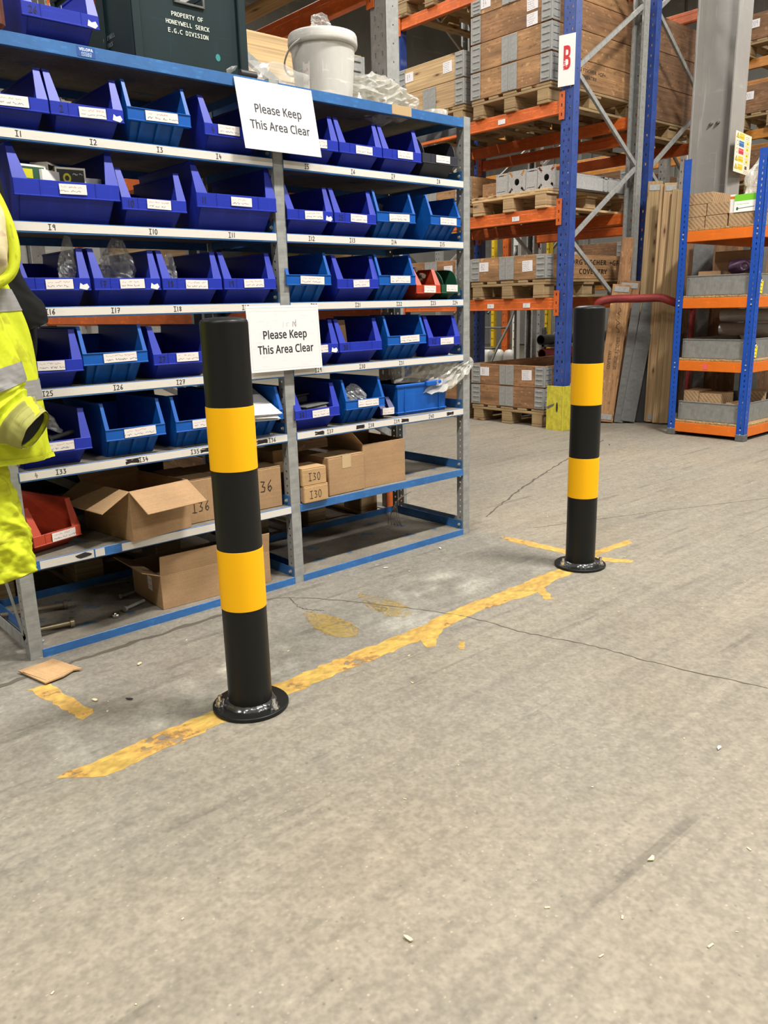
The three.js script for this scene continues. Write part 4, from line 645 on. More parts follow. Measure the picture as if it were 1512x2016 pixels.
  bag('clear bag lying over the bolts above strip mark I33', [0.80, SH[2] + 0.105, -2.50], 0.075, 0.055, 14); bag('clear bag of small parts above strip mark I38', [2.005, SH[2] + 0.06, -2.46], 0.055, 0.085, 15);
  for (let i = 0; i < 2; i++) single('wrapped_part', ['grey wrapped part lying at the front of the bin above strip mark I37', 'grey wrapped part lying behind another above strip mark I37'][i], 'part', mg([B(0.12, 0.035, 0.06, 0, 0.017, 0, 0.01), B(0.13, 0.006, 0.066, 0, 0.034, 0, 0.002, 0, 0.1, 0.03)]), [M.galvdark, M.rubber][i], [1.80 - i * 0.02, SH[2] + 0.055 + i * 0.03, -2.45 - i * 0.1], 0.1);
  single('cardboard_piece', 'folded piece of brown cardboard standing in the bin above strip mark I30', 'cardboard', mg([B(0.085, 0.10, 0.003, 0, 0.05, 0, 0.001, -0.15), B(0.085, 0.004, 0.05, 0, 0.004, -0.03, 0.001)]), M.cartonpale, [1.975, SH[3] + 0.062, -2.50]);
  const papers = thing('paper_stack', 'stack of white paper sheets slanting in the bin above strip mark I36', 'paper', [1.52, SH[2] + 0.102, -2.475]); papers.rotation.set(0.42, 0, -0.06);
  for (let i = 0; i < 6; i++) part('sheet', B(0.165, 0.0012, 0.20, rr(-.006, .006), i * 0.006, rr(-.01, .01), 0.0003, 0, rr(-.06, .06), 0), M.paper, papers);
  [[0.86, 0.03, 'mini2', 0.1], [0.915, 0.02, 'paper', 0.5], [0.985, 0.035, 'mini', -0.12], [1.035, 0.012, 'paper', -0.05], [0.93, 0.045, 'mini', 0.8]].forEach(([x, dy, m, a], i) => single('small_carton', ['small green and yellow carton in the bin above strip mark I9', 'small plain white carton in the bin above strip mark I9', 'small black carton with a yellow ring print above strip mark I9', 'small white carton lying at the end of the bin above strip mark I9', 'small black carton tipped up behind the others above strip mark I9'][i], 'carton', card(0.085, 0.05, 0.05), M[m], [x, SH[5] + 0.098 + dy, -2.46 - i * 0.012], a, 'small cartons in one bin'));
  // loose hardware
  const bolt = (label, p, L, r, yaw, m, pitch = 0) => { const q = thing('hex_bolt', label, 'bolt', p, yaw); q.rotation.z = pitch; part('shank', rod([0, 0, 0], [L, 0, 0], r, 12), m, q); part('head', at(new THREE.CylinderGeometry(r * 1.8, r * 1.8, r * 1.3, 6).toNonIndexed(), -r * 0.6, 0, 0, 0, 0, PI / 2), m, q); return q; };
  const y0 = SH[0] + 0.001;
  bolt('long rusty bolt with a wide washer lying on the bottom shelf', [0.885, y0 + 0.018, -2.70], 0.2, 0.009, 2.9, M.rust); bolt('brassy bolt lying by the corner post of the bottom shelf', [0.838, y0 + 0.018, -2.52], 0.13, 0.009, 3.0, M.brass); bolt('thin grey bolt near the back of the bottom shelf', [1.16, y0 + 0.012, -2.80], 0.12, 0.006, 2.9, M.galvdark);
  bolt('short grey bolt lying alone on the bottom shelf', [1.075, y0 + 0.01, -2.66], 0.05, 0.005, 0.15, M.galv); bolt('bolt with a loose nut lying on the bottom shelf before the cardboard box', [1.03, y0 + 0.012, -2.525], 0.085, 0.006, 0.35, M.galv);
  single('hex_nut', 'loose zinc nut lying next to a bolt on the bottom shelf', 'nut', at(lathe([[0.007, 0], [0.014, 0], [0.014, 0.011], [0.007, 0.011], [0.007, 0]], 6), 0, 0, 0), M.chrome, [0.985, y0, -2.505]);
  for (let i = 0; i < 9; i++) bolt('steel bolt among others in the bin above strip mark I33', [0.80 + rr(-.05, .07), SH[2] + 0.05 + i * 0.004, -2.47 - rr(0, .09)], rr(0.07, 0.11), 0.007, rr(0, 6), i % 3 ? M.galvdark : M.chrome, rr(-.4, .4)).userData.group = 'bolts in one bin';
  for (let i = 0; i < 7; i++) single('pipe_fitting', 'black pipe fitting in the bin above strip mark I14', 'fitting', mg([rod([-0.025, 0, 0], [0.025, 0, 0], 0.012, 10), rod([0, 0, 0], [0.008, 0.035, 0.01], 0.010, 10)]), M.rubber, [2.20 + rr(-.06, .05), SH[5] + 0.085 + rr(0, .03), -2.47 - rr(0, .1)], rr(0, 6), 'black fittings in one bin');
  for (let i = 0; i < 8; i++) single('threaded_fitting', 'grey threaded fitting heaped in the small red bin', 'fitting', rod([-0.02, 0, 0], [0.022, rr(-.012, .012), 0], 0.0095, 8), M.rust, [2.372 + rr(-.03, .03), SH[4] + 0.062 + i * 0.008, -2.44 - rr(0, .12)], rr(0, 6), 'fittings in the small red bin');
  const nuts = []; for (let i = 0; i < 90; i++) { const a = rr(0, 7), q = Math.sqrt(rnd()) * 0.045; nuts.push(at(new THREE.TorusGeometry(0.0052, 0.0024, 4, 6), q * Math.cos(a), 0.012 + 0.014 * (1 - q / 0.05) + rr(0, .006), q * Math.sin(a), rr(0, 3), rr(0, 3), 0)); }
  const pile = single('nut_pile', 'heap of small bright nuts in the red bin', 'nuts', nuts, M.chrome, [0.80, SH[1] + 0.004, -2.54]); pile.userData.kind = 'stuff';
  for (let i = 0; i < 5; i++) single('wire_offcut', 'thin wire offcut lying at the rear of the bottom shelf', 'wire', tube([[-0.12, 0.002, 0.03], [0, 0.012, 0], [0.1, 0.03 + i * 0.01, -0.02], [0.17, 0.05 + i * 0.012, -0.02 + i * 0.015]], 0.0013, 16, 5), M.rust, [2.50, y0, -2.80 + i * 0.014], 0.5 + i * 0.05, 'wire offcuts on the bottom shelf');
}
// litter on the floor
single('cardboard_scrap', 'flat brown cardboard scrap on the floor by the corner post', 'cardboard', mg([at(ext([[-0.055, -0.065], [0.0, -0.07], [0.04, -0.06], [0.06, -0.075], [0.055, 0.06], [-0.05, 0.075]], 0.004), 0, 0.004, 0, -PI / 2, 0, 0), B(0.10, 0.002, 0.11, 0.002, 0.009, 0.0, 0.0005, 0.02, 0.05, 0)]), M.cartonpale, [0.682, 0.002, -2.285], 0.25);
[[1.219, -0.652, 'straw', 'single dry leaf fragment lying on open concrete'], [0.75, -0.82, 'straw', 'bent paper scrap lying on open concrete'], [1.68, -0.75, 'paper', 'torn white paper scrap at the edge of open concrete'], [0.71, -2.02, 'straw', 'straw flake beside the short faded yellow stripe'], [0.90, -2.15, 'straw', 'straw chip lying between the joint and the bollard'], [0.78, -1.96, 'dark', 'small dark chip on the slab between stripe and bollard'], [5.05, -3.25, 'dark', 'dark chip lying before the orange-beamed shelf'], [5.35, -3.62, 'paper', 'pale crumpled scrap near the leaning boards'], [2.36, -2.33, 'paper', 'curl of white string under the bottom shelf edge'], [2.02, -2.30, 'paper', 'tangled white string on the floor by the bottom shelf']].forEach(([x, z, m, l], i) => single('litter_scrap', l, 'litter', at(ext(ring(0, 0, 0.010, 0.0045, 7).map(([a, b], j) => [a * (0.6 + 0.7 * hash(i, j, 2)), b * (0.5 + hash(i, j, 4))]), 0.002), 0, 0.003, 0, -PI / 2 + 0.05, 0, 0), M[m], [x, 0, z], i * 1.7));
{
  const bits = []; for (let i = 0; i < 260; i++) { const x = rr(-0.2, 5.2), z = rr(-3.4, 0.1), s = rr(0.0012, 0.0035); bits.push(at(cb(s * rr(1, 4), s * 0.5, s, 0.0003), x, s * 0.25 + 0.0006, z, 0, rr(0, 3), 0)); }
  const d = single('floor_debris', 'fine pale chips and dust scattered over the concrete', 'debris', bits, M.straw); d.userData.kind = 'stuff';
}

// ---------------------------------------------------------------- pallet racking
function uprightGeo(h, w, dep, rows) {               // open channel, face in the local xy plane towards +z, two columns of slots
  const holes = []; for (let y = 0.10; y < h - 0.05; y += rows) for (const s of [-1, 1]) holes.push(rect(s * w * 0.22, y, 0.012, 0.020)); for (let y = 0.10 + rows / 2; y < h - 0.05; y += rows) holes.push(ring(0, y, 0.004, 0.004, 6));
  const hs = []; for (let y = 0.14; y < h - 0.05; y += rows) hs.push(ring(dep * 0.55, y, 0.004, 0.004, 6));
  return mg([at(ext([[-w / 2, 0], [w / 2, 0], [w / 2, h], [-w / 2, h]], 0.003, holes), 0, 0, -0.003), ...[-1, 1].map((s) => at(ext([[0, 0], [dep, 0], [dep, h], [0, h]], 0.003, hs), s * (w / 2) - 0.0015, 0, 0, 0, PI / 2, 0)), ...[-1, 1].map((s) => BB(s > 0 ? w / 2 - 0.02 : -w / 2, s > 0 ? w / 2 : -w / 2 + 0.02, 0, h, -dep, -dep + 0.003, 0.0005)), B(w + 0.05, 0.006, dep + 0.06, 0, 0.003, -dep / 2, 0.001)]);
}
const UG = uprightGeo(3.75, 0.105, 0.075, 0.075);
function rack(label, x0, x1, zs, levels, o = {}) {    // aisle face at x0 looking to -x; rear face at x1; uprights at zs; beams along z
  const r = thing('pallet_rack', label, 'rack', [0, 0, 0]), up = o.up ?? M.rackblue, rear = o.rear ?? M.galv, bm = o.beam ?? M.orange;
  for (const z of zs) {
    const a = part('upright', UG, up, r); a.position.set(x0, 0, z); a.rotation.y = -PI / 2;
    const b = part('upright', UG, rear, r); b.position.set(x1, 0, z); b.rotation.y = PI / 2;
    let y = o.first ?? 0.30, s = 0; while (y < 3.5) { const A = [x0 + 0.06, y, z + 0.03], C = [x1 - 0.06, y + 0.58, z + 0.03]; part('brace', s % 2 ? bar([C[0], A[1], A[2]], [A[0], C[1], A[2]], 0.022, 0.034) : bar(A, C, 0.022, 0.034), M.galv, r); y += 0.60; s++; }
  }
  for (let i = 0; i + 1 < zs.length; i++) for (const [y, notes] of levels) {
    const za = zs[i] - 0.055, zb = zs[i + 1] + 0.055;
    for (const [x, t] of [[x0, 1], [x1, -1]]) {
      const f = part('beam', mg([BB(Math.min(x, x + t * 0.045), Math.max(x, x + t * 0.045), y - 0.088, y - 0.028, zb, za, 0.003), BB(Math.min(x + t * 0.004, x + t * 0.045), Math.max(x + t * 0.004, x + t * 0.045), y - 0.03, y, zb, za, 0.003), BB(Math.min(x - t * 0.002, x + t * 0.04), Math.max(x - t * 0.002, x + t * 0.04), y - 0.094, y - 0.082, zb, za, 0.002)]), bm, r);
      const cn = () => ext([[-0.025, -0.14], [0.025, -0.14], [0.025, 0.055], [-0.025, 0.055]], 0.004, [rect(0, 0.025, 0.01, 0.022), rect(0, -0.04, 0.01, 0.022), rect(0, -0.105, 0.01, 0.022)]);
      for (const [z, e] of [[za + 0.012, 1], [zb - 0.012, -1]]) part('beam_connector', at(cn(), x - t * 0.006, y, z, 0, -t * PI / 2, 0), bm, f);
      if (t > 0 && notes && i === 0) for (const [k, z] of notes) part('beam_sticker', at(card(0.075, 0.036, 0.0006, noteCell(k)), x - 0.003, y - 0.056, z, 0, -PI / 2, 0), M.notes, f);
    }
  }
  return r;
}
rack('blue-fronted pallet rack with orange beams holding wooden collar crates', 5.42, 6.40, [-3.985, -5.86], [[1.052, [[10, -4.72], [11, -4.33]]], [1.738, [[9, -4.46]]], [2.492, [[8, -4.62]]], [3.47]], {});
rack('pallet rack standing back to back behind the crates with the B notice', 6.50, 7.45, [-3.985, -5.86], [[1.738], [2.40], [3.50]], { first: 0.9 });
rack('galvanised pallet rack marked D standing behind the parts shelving', 2.685, 1.74, [-3.02, -4.90, -6.80], [[1.05], [1.63], [2.46], [3.3]], { up: M.galv, rear: M.galv, first: 0.36 });
rack('far pallet rack with amber beams behind the steel column', 8.9, 9.8, [-1.6, -3.4, -5.2, -7.0, -8.8], [[1.25], [2.05], [2.70], [3.38]], { up: M.galv, beam: M.amber });
single('rack_letter', 'letter D written on the galvanised rack post', 'lettering', at(print(0.055, 0.03, markCell('D')), 0, 0, 0, 0, 0, PI / 2), M.marks, [2.645, 2.02, -2.966]);
// pallets
function makePallet(label, p, m, mb) {
  const o = thing('pallet', label, 'pallet', p, 0, 'wooden pallets');
  for (let i = 0; i < 5; i++) part('deck_board', jog(B(1.2, 0.02, i % 2 ? 0.10 : 0.135, 0, 0.134, -0.335 + i * 0.1675, 0.003)), m, o);
  for (const x of [-0.53, 0, 0.53]) part('cross_board', jog(B(0.14, 0.02, 0.8, x, 0.113, 0, 0.003)), m, o);
  for (const x of [-0.53, 0, 0.53]) for (const z of [-0.33, 0, 0.33]) part('block', jog(B(0.14, 0.082, 0.11, x, 0.062, z, 0.004)), mb, o);
  for (const z of [-0.33, 0, 0.33]) part('bottom_board', jog(B(1.2, 0.02, 0.11, 0, 0.010, z, 0.003)), m, o);
  return o;
}
const P0 = makePallet('grimy floor pallet under the crate noted B1', [6.02, 0.001, -4.53], M.pallet, M.pallet);
copyOf(P0, 'pallet under the single collar noted B2', [6.0, 1.053, -4.53]); copyOf(P0, 'pallet under the tall crate noted B4', [6.0, 2.493, -4.53]); copyOf(P0, 'pallet under the pale collar noted B9', [6.0, 2.493, -5.42]);
const P1 = makePallet('fresh pale pallet loaded with slotted steel post ends', [6.0, 1.739, -4.53], M.pine, M.pine2);
copyOf(P0, 'pallet next to the pale pallet with steel posts', [6.0, 1.739, -5.42]); copyOf(P0, 'floor pallet deep inside the rack past the crate noted B1', [6.02, 0.001, -5.42]); copyOf(P0, 'pallet beside the one under the collar noted B2', [6.0, 1.053, -5.42]);
copyOf(P0, 'pallet under the crate in the back-to-back rack', [7.22, 2.401, -4.53]); copyOf(P0, 'dark pallet in the uppermost level of the blue-fronted rack', [6.0, 3.471, -5.42]);
copyOf(P0, 'pallet under the pale crate behind the bucket', [2.22, 1.631, -3.58], PI / 2); copyOf(P0, 'pallet on the mid beams of the galvanised rack', [2.22, 1.051, -3.58], PI / 2); copyOf(P0, 'pallet overhead in the galvanised rack', [2.22, 2.461, -3.58], PI / 2); copyOf(P0, 'pallet overhead further into the galvanised rack', [2.22, 2.461, -5.5], PI / 2); copyOf(P0, 'pallet of the next load in the galvanised rack', [2.22, 1.631, -5.5], PI / 2); copyOf(P0, 'floor pallet in the galvanised rack', [2.22, 0.001, -3.62], PI / 2);
// collars: boards with folding corner hinges and a middle hinge on the short sides
function hingeGeo(h) { const g = [B(0.10, h, 0.004, 0.045, 0, 0.002, 0.001), B(0.004, h, 0.10, -0.003, 0, -0.047, 0.001), rod([-0.002, -h / 2, 0.002], [-0.002, h / 2, 0.002], 0.007, 8)]; for (let i = 0; i < 4; i++) { g.push(B(0.07, 0.012, 0.008, 0.05, -h / 2 + (i + 0.5) * h / 4, 0.004, 0.002)); g.push(B(0.008, 0.012, 0.07, -0.006, -h / 2 + (i + 0.5) * h / 4, -0.05, 0.002)); } return mg(g); }
const HG = {};
function collar(label, p, h, m, o = {}) {            // long side (1.2) along x, front face towards -x
  const c = thing('pallet_collar', label, 'collar', p, o.turn ?? 0, 'wooden pallet collars'), hg = (HG[h] ??= hingeGeo(h - 0.012)), L = 1.2, W = 0.8, t = 0.022;
  for (const s of [-1, 1]) { part('board', jog(B(t, h - 0.003, W - 0.01, s * (L / 2 - t / 2), h / 2, 0, 0.002)), m, c); part('board', jog(B(L - 2 * t, h - 0.003, t, 0, h / 2, s * (W / 2 - t / 2), 0.002)), m, c); }
  [[-1, 1, 0], [1, 1, PI / 2], [1, -1, PI], [-1, -1, -PI / 2]].forEach(([sx, sz, a]) => part('corner_hinge', at(hg.clone(), sx * L / 2, h / 2, sz * W / 2, 0, a, 0), M.galv, c));
  if (!o.nomid) part('middle_hinge', mg([B(0.005, h - 0.014, 0.075, -L / 2 - 0.002, h / 2, -0.045, 0.001), B(0.005, h - 0.014, 0.075, -L / 2 - 0.002, h / 2, 0.036, 0.001), rod([-L / 2 - 0.004, 0.01, -0.004], [-L / 2 - 0.004, h - 0.01, -0.004], 0.006, 8)]), M.galv, c);
  if (o.no !== undefined) part('crate_note', at(card(0.105, 0.075, 0.0008, noteCell(o.no)), -L / 2 - 0.0016, h * 0.62, -0.255, 0, -PI / 2, 0), M.notes, c, 'white card with crate number');
  if (o.note) for (let q = 0; q < o.note; q++) part('packing_note', at(card(0.105, 0.085, 0.0008, noteCell(4 + q)), -L / 2 - 0.0016, h * 0.55 - q * 0.105 + (o.note > 1 ? 0.04 : 0), 0.215, 0, -PI / 2, 0.03), M.notes, c, 'white packing note');
  if (o.text) part('maker_lettering', at(print(o.text > 1 ? 0.5 : 0.9, o.text > 1 ? 0.1 : 0.1575), o.text > 1 ? -0.12 : 0.05, h * (o.text > 1 ? 0.55 : 0.5), W / 2 + 0.0008), M.boardtext, c, 'black stamped lettering');
  return c;
}
collar('lower collar of the worn crate noted B1', [6.02, 0.147, -4.53], 0.18, M.collar2); collar('upper collar of the worn crate noted B1', [6.02, 0.328, -4.53], 0.18, M.collar2, { no: 0, note: 1 });
collar('single collar noted B2 with black stamped lettering on its side', [6.0, 1.20, -4.53], 0.195, M.collar, { no: 1, note: 1, text: 1 });
collar('lowest of the stacked collars noted B4', [6.0, 2.639, -4.53], 0.205, M.collar, { text: 2 }); collar('second collar up of the stack noted B4', [6.0, 2.845, -4.53], 0.205, M.collar); collar('third collar up of the stack noted B4, bearing two packing notes', [6.0, 3.051, -4.53], 0.205, M.collar2, { nomid: 1, note: 2 }); collar('fourth collar up of the stack, bearing the B4 card', [6.0, 3.257, -4.53], 0.118, M.collar, { no: 2 });
collar('spotted lower collar of the stack noted B9', [6.0, 2.639, -5.42], 0.205, M.pine2); collar('pale new collar on top of the stack noted B9', [6.0, 2.845, -5.42], 0.205, M.pine, { no: 3, note: 1, nomid: 1 });
collar('lower dark collar in the back-to-back rack', [7.22, 2.547, -4.53], 0.27, M.collarold, { nomid: 1 }); collar('middle dark collar in the back-to-back rack', [7.22, 2.818, -4.53], 0.27, M.collarold, { nomid: 1 }); collar('top dark collar in the back-to-back rack', [7.22, 3.089, -4.53], 0.27, M.collarold, { nomid: 1 });
collar('lower collar of the crate past the pale pallet', [6.0, 1.885, -5.42], 0.2, M.collar, {}); collar('lone collar past the one noted B2', [6.0, 1.20, -5.42], 0.2, M.collar2, { note: 1 }); collar('collar on the floor pallet past the crate noted B1', [6.02, 0.147, -5.42], 0.2, M.collar2, {});
// the galvanised rack behind the parts shelving
const bk = (l, y, z, h, m, o) => collar(l, [2.22, y, z], h, m, { turn: -PI / 2, nomid: 1, ...o });
bk('pale wooden collar behind the bucket, lower of two', 1.777, -3.66, 0.17, M.pine); bk('pale wooden collar behind the bucket, upper of two', 1.948, -3.66, 0.17, M.pine); bk('collar on the mid beams of the galvanised rack', 1.197, -3.66, 0.2, M.pine2, { note: 1 }); bk('collar low in the galvanised rack', 0.147, -3.70, 0.2, M.collar, {}); bk('collar above another low in the galvanised rack', 0.348, -3.70, 0.2, M.collar, {});
collar('pale collar further inside the galvanised rack', [2.22, 1.777, -5.5], 0.2, M.pine, { turn: -PI / 2, nomid: 1 });
// upright guard, letter board
{
  const g = thing('upright_guard', 'scraped yellow steel guard around the foot of the blue upright', 'guard', [5.365, 0, -3.90]);
  part('shell', mg([B(0.005, 0.36, 0.16, 0, 0.18, -0.08, 0.001), B(0.14, 0.36, 0.005, 0.07, 0.18, 0, 0.001), rod([0, 0, 0], [0, 0.36, 0], 0.006, 8)]), M.guardyellow, g); part('scrape_mark', at(ext(ring(0, 0, 0.009, 0.042, 10), 0.0008), -0.0035, 0.19, -0.055, 0, -PI / 2, 0), M.dark, g); part('scrape_mark', at(ext([[-0.04, 0], [0.02, 0.03], [0.03, 0.05], [-0.02, 0.03], [-0.045, 0.02]], 0.0008), -0.0035, 0.17, -0.11, 0, -PI / 2, 0), M.galvdark, g);
  const b = thing('letter_board', 'white board with a scratched red letter B on the blue upright', 'sign', [5.398, 2.745, -3.985]); b.rotation.set(0, -PI / 2 + 0.25, 0, 'YXZ');
  part('board', card(0.128, 0.345, 0.003), M.bsign, b);
  const f = thing('foot_guard', 'orange steel guard at the foot of the galvanised rack post', 'guard', [2.70, 0, -2.945]); part('shell', mg([B(0.11, 0.2, 0.005, -0.045, 0.1, 0, 0.001), B(0.005, 0.34, 0.1, 0.012, 0.17, -0.05, 0.001)]), M.orange, f);
}
// steel posts with slotted end plates on the pale pallet
const slots = (w) => [ring(0, 0, 0.026, 0.026, 18), ...[0, 1, 2, 3].map((k) => { const a = PI / 4 + k * PI / 2, c = Math.cos(a), s = Math.sin(a), f = (u, v) => [c * u - s * v, s * u + c * v]; return [f(w * 0.36, -0.010), f(w * 0.36, 0.010), f(w * 0.62, 0.010), f(w * 0.62, -0.010)].reverse(); })];
[[-4.655, 0, 0.125], [-4.498, 1, 0.178], [-4.345, 0, 0.118], [-4.20, 1, 0.178]].forEach(([z, hole, w], i) => {
  const o = thing('steel_post', ['galvanised post with a plain lipped end, outermost on the pale pallet', 'galvanised post with a round-holed end plate between two plain ends', 'galvanised post with a plain lipped end between two holed plates', 'galvanised post with a round-holed end plate next to the blue upright'][i], 'post', [5.47, 1.885, z], 0, 'steel posts on the pale pallet'), h = hole ? 0.172 : 0.168;
  part('tube', mg([BB(0.006, 1.0, 0.0, h * 0.8, -w * 0.36, -w * 0.36 + 0.004, 0.001), BB(0.006, 1.0, 0.0, h * 0.8, w * 0.36 - 0.004, w * 0.36, 0.001), BB(0.006, 1.0, h * 0.8 - 0.004, h * 0.8, -w * 0.36, w * 0.36, 0.001), BB(0.006, 1.0, 0, 0.004, -w * 0.36, w * 0.36, 0.001)]), M.zinc, o);
  part('end_plate', hole ? at(ext([[-w / 2, -h / 2], [w / 2, -h / 2], [w / 2, h / 2], [-w / 2, h / 2]], 0.006, slots(w)), 0.006, h / 2, 0, 0, -PI / 2, 0) : at(ext([[-w / 2, -h / 2], [w / 2, -h / 2], [w / 2, h / 2], [-w / 2, h / 2]], 0.006, [rect(0, h * 0.40, w * 0.8, 0.008), rect(-w * 0.08, -h * 0.33, w * 0.7, 0.004)]), 0.006, h / 2, 0, 0, -PI / 2, 0), M.zinc, o);
});
{
  const o = thing('steel_channel', 'long galvanised channel with a bolted strap lying across the pale pallet', 'channel', [5.62, 1.8855, -4.062]);
  part('channel', mg([BB(0.04, 0.78, 0, 0.105, -0.006, 0, 0.002), BB(0.04, 0.78, 0.10, 0.106, -0.045, 0, 0.002), BB(0.04, 0.78, 0, 0.006, -0.045, 0, 0.002)]), M.zinc, o); part('strap', mg([BB(0.42, 0.435, 0.0, 0.115, -0.05, 0.006, 0.002), BB(0.48, 0.495, 0.0, 0.115, -0.05, 0.006, 0.002), BB(0.42, 0.495, 0.10, 0.115, -0.05, 0.006, 0.002), BB(0.42, 0.495, 0.0, 0.012, 0, 0.006, 0.002)]), M.galv, o);
  carton('brown cardboard panel box past the steel posts', [5.80, 1.885, -4.86], 0.5, 0.12, 0.16, { m: M.collar });
}
// made-up load behind the first shelving bay, added to darken its gaps
{
  copyOf(P0, 'added pallet under the made-up black load behind the parts shelving', [1.08, 0.001, -3.55], PI / 2);
  const w = thing('added_dark_load', 'added black-wrapped load darkening the gaps behind the parts shelving', 'load', [1.08, 0.147, -3.55]);
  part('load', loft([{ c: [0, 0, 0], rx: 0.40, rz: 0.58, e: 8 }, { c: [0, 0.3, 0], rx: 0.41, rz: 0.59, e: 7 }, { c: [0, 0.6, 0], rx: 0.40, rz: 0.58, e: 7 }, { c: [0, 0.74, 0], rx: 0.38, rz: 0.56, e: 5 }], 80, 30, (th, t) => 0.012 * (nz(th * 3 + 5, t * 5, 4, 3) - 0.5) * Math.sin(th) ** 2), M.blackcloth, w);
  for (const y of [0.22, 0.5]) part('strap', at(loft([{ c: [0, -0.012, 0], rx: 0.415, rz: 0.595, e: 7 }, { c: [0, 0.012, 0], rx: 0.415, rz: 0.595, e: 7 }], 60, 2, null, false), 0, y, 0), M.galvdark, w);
}

// ---------------------------------------------------------------- orange-beamed boltless shelving, its load, column, boards
{
  const X0 = 5.765, X1 = 6.98, ZA = -3.20, ZB = -2.60, lev = [0.102, 0.567, 1.022, 1.492];
  const r = thing('boltless_shelving', 'bright blue boltless shelving with orange beams and chipboard decks', 'shelving');
  const leg = (sx, sz) => { const hh = []; for (let y = 0.10; y < 1.95; y += 0.0375) hh.push(rect(0.028, y, 0.007, 0.016)); const f = () => ext([[0, 0.04], [0.058, 0.04], [0.058, 1.985], [0, 1.985]], 0.0022, hh); return mg([sx > 0 ? at(f(), X0, 0, sz > 0 ? ZB : ZA + 0.058, 0, PI / 2, 0) : at(f(), X1 - 0.0022, 0, sz > 0 ? ZB : ZA + 0.058, 0, PI / 2, 0), at(f(), sx > 0 ? X0 : X1 - 0.058, 0, sz > 0 ? ZB - 0.0022 : ZA, 0, 0, 0)]); };
  for (const sx of [1, -1]) for (const sz of [1, -1]) { const u = part('upright', leg(sx, sz), M.newblue, r); part('foot', B(0.066, 0.05, 0.066, sx > 0 ? X0 + 0.029 : X1 - 0.029, 0.025, sz > 0 ? ZB - 0.029 : ZA + 0.029, 0.004), M.galvdark, u); }
  for (const y of lev) {
    part('beam', BB(X0 + 0.003, X0 + 0.022, y - 0.074, y, ZA + 0.056, ZB - 0.056, 0.003), M.orangenew, r); part('beam', BB(X1 - 0.022, X1 - 0.003, y - 0.074, y, ZA + 0.056, ZB - 0.056, 0.003), M.orangenew, r);
    part('beam', BB(X0 + 0.056, X1 - 0.056, y - 0.074, y, ZB - 0.022, ZB - 0.003, 0.003), M.orangenew, r); part('beam', BB(X0 + 0.056, X1 - 0.056, y - 0.074, y, ZA + 0.003, ZA + 0.022, 0.003), M.orangenew, r);
    part('deck', BB(X0 + 0.004, X1 - 0.004, y + 0.0005, y + 0.016, ZA + 0.004, ZB - 0.004, 0.002), M.chipboard, r);
    for (const z of [ZA + 0.028, ZB - 0.028]) for (const q of [0.018, 0.052]) part('rivet', at(new THREE.CylinderGeometry(0.006, 0.006, 0.003, 8), X0 - 0.001, y - q, z, 0, 0, PI / 2), M.zinc, r);
  }
  part('beam_sticker', at(card(0.036, 0.042, 0.0006), X0 - 0.0003 + 0.002, 0.527, -2.93, 0, -PI / 2, 0), std('redwhite', L3(0.7, 0.1, 0.1), {}), r);
  const tray = (l, y, x, len, tags) => {
    const t = thing('metal_tray', l, 'tray', [x, y + 0.017, (ZA + ZB) / 2], 0, 'grey sheet metal trays'), w = 0.475, h = 0.142;
    part('wall', mg([BB(0, 0.003, 0, h, -w / 2, w / 2, 0.001), BB(-0.004, 0.006, h - 0.006, h, -w / 2 - 0.002, w / 2 + 0.002, 0.001)]), M.traygrey, t); part('wall', BB(len - 0.003, len, 0, h, -w / 2, w / 2, 0.001), M.traygrey, t);
    for (const s of [-1, 1]) part('wall', mg([BB(0, len, 0, h, s * w / 2 - 0.0015, s * w / 2 + 0.0015, 0.001), BB(0, len, h - 0.006, h, s * w / 2 - 0.004, s * w / 2 + 0.004, 0.001)]), M.traygrey, t); part('bottom', BB(0, len, 0, 0.003, -w / 2, w / 2, 0.001), M.traygrey, t);
    for (const z of [-w / 2 + 0.02, w / 2 - 0.02]) part('rivet', at(new THREE.SphereGeometry(0.005, 8, 6), -0.001, h - 0.022, z), M.chrome, t);
    for (const q of tags) { part('latch', at(new THREE.TorusGeometry(0.022, 0.005, 6, 16), q, h - 0.035, w / 2 + 0.008), M.chrome, t); part('tag', at(card(0.055, 0.085, 0.001, noteCell(14)), q + 0.02, 0.05, w / 2 + 0.006, 0, 0, -0.12), M.notes, t, 'yellow tag'); }
  };
  tray('grey metal tray of boxes on the lowest deck of the orange-beamed shelving', lev[0], X0 + 0.035, 0.9, [0.08]); tray('grey metal tray, flat-loaded, on the second deck up', lev[1], X0 + 0.035, 0.9, [0.06, 0.14]); tray('grey metal tray under the rolled cloth on the third deck up', lev[2], X0 + 0.035, 0.9, [0.14]);
  const hb = (l, x, y, z, w, h, d, turn = 0) => { const c = thing('printed_carton', l, 'box', [x, y, z], turn, 'brown cartons with diagonal print'); part('body', jog(B(d, h, w, 0, h / 2, 0, 0.002)), M.hatchbox, c); part('flap', jog(B(d - 0.004, 0.002, w - 0.004, 0, h + 0.001, 0, 0.0008)), M.carton, c); };
  const yt = lev[3] + 0.017, bx = X0 + 0.16;
  hb('diagonal-print carton, bottom tier, against the blue corner upright', bx, yt, -3.105, 0.145, 0.078, 0.26); hb('diagonal-print carton in the middle of the bottom tier', bx, yt, -2.945, 0.16, 0.080, 0.26); hb('diagonal-print carton under the white and green pack', bx, yt, -2.765, 0.175, 0.082, 0.26);
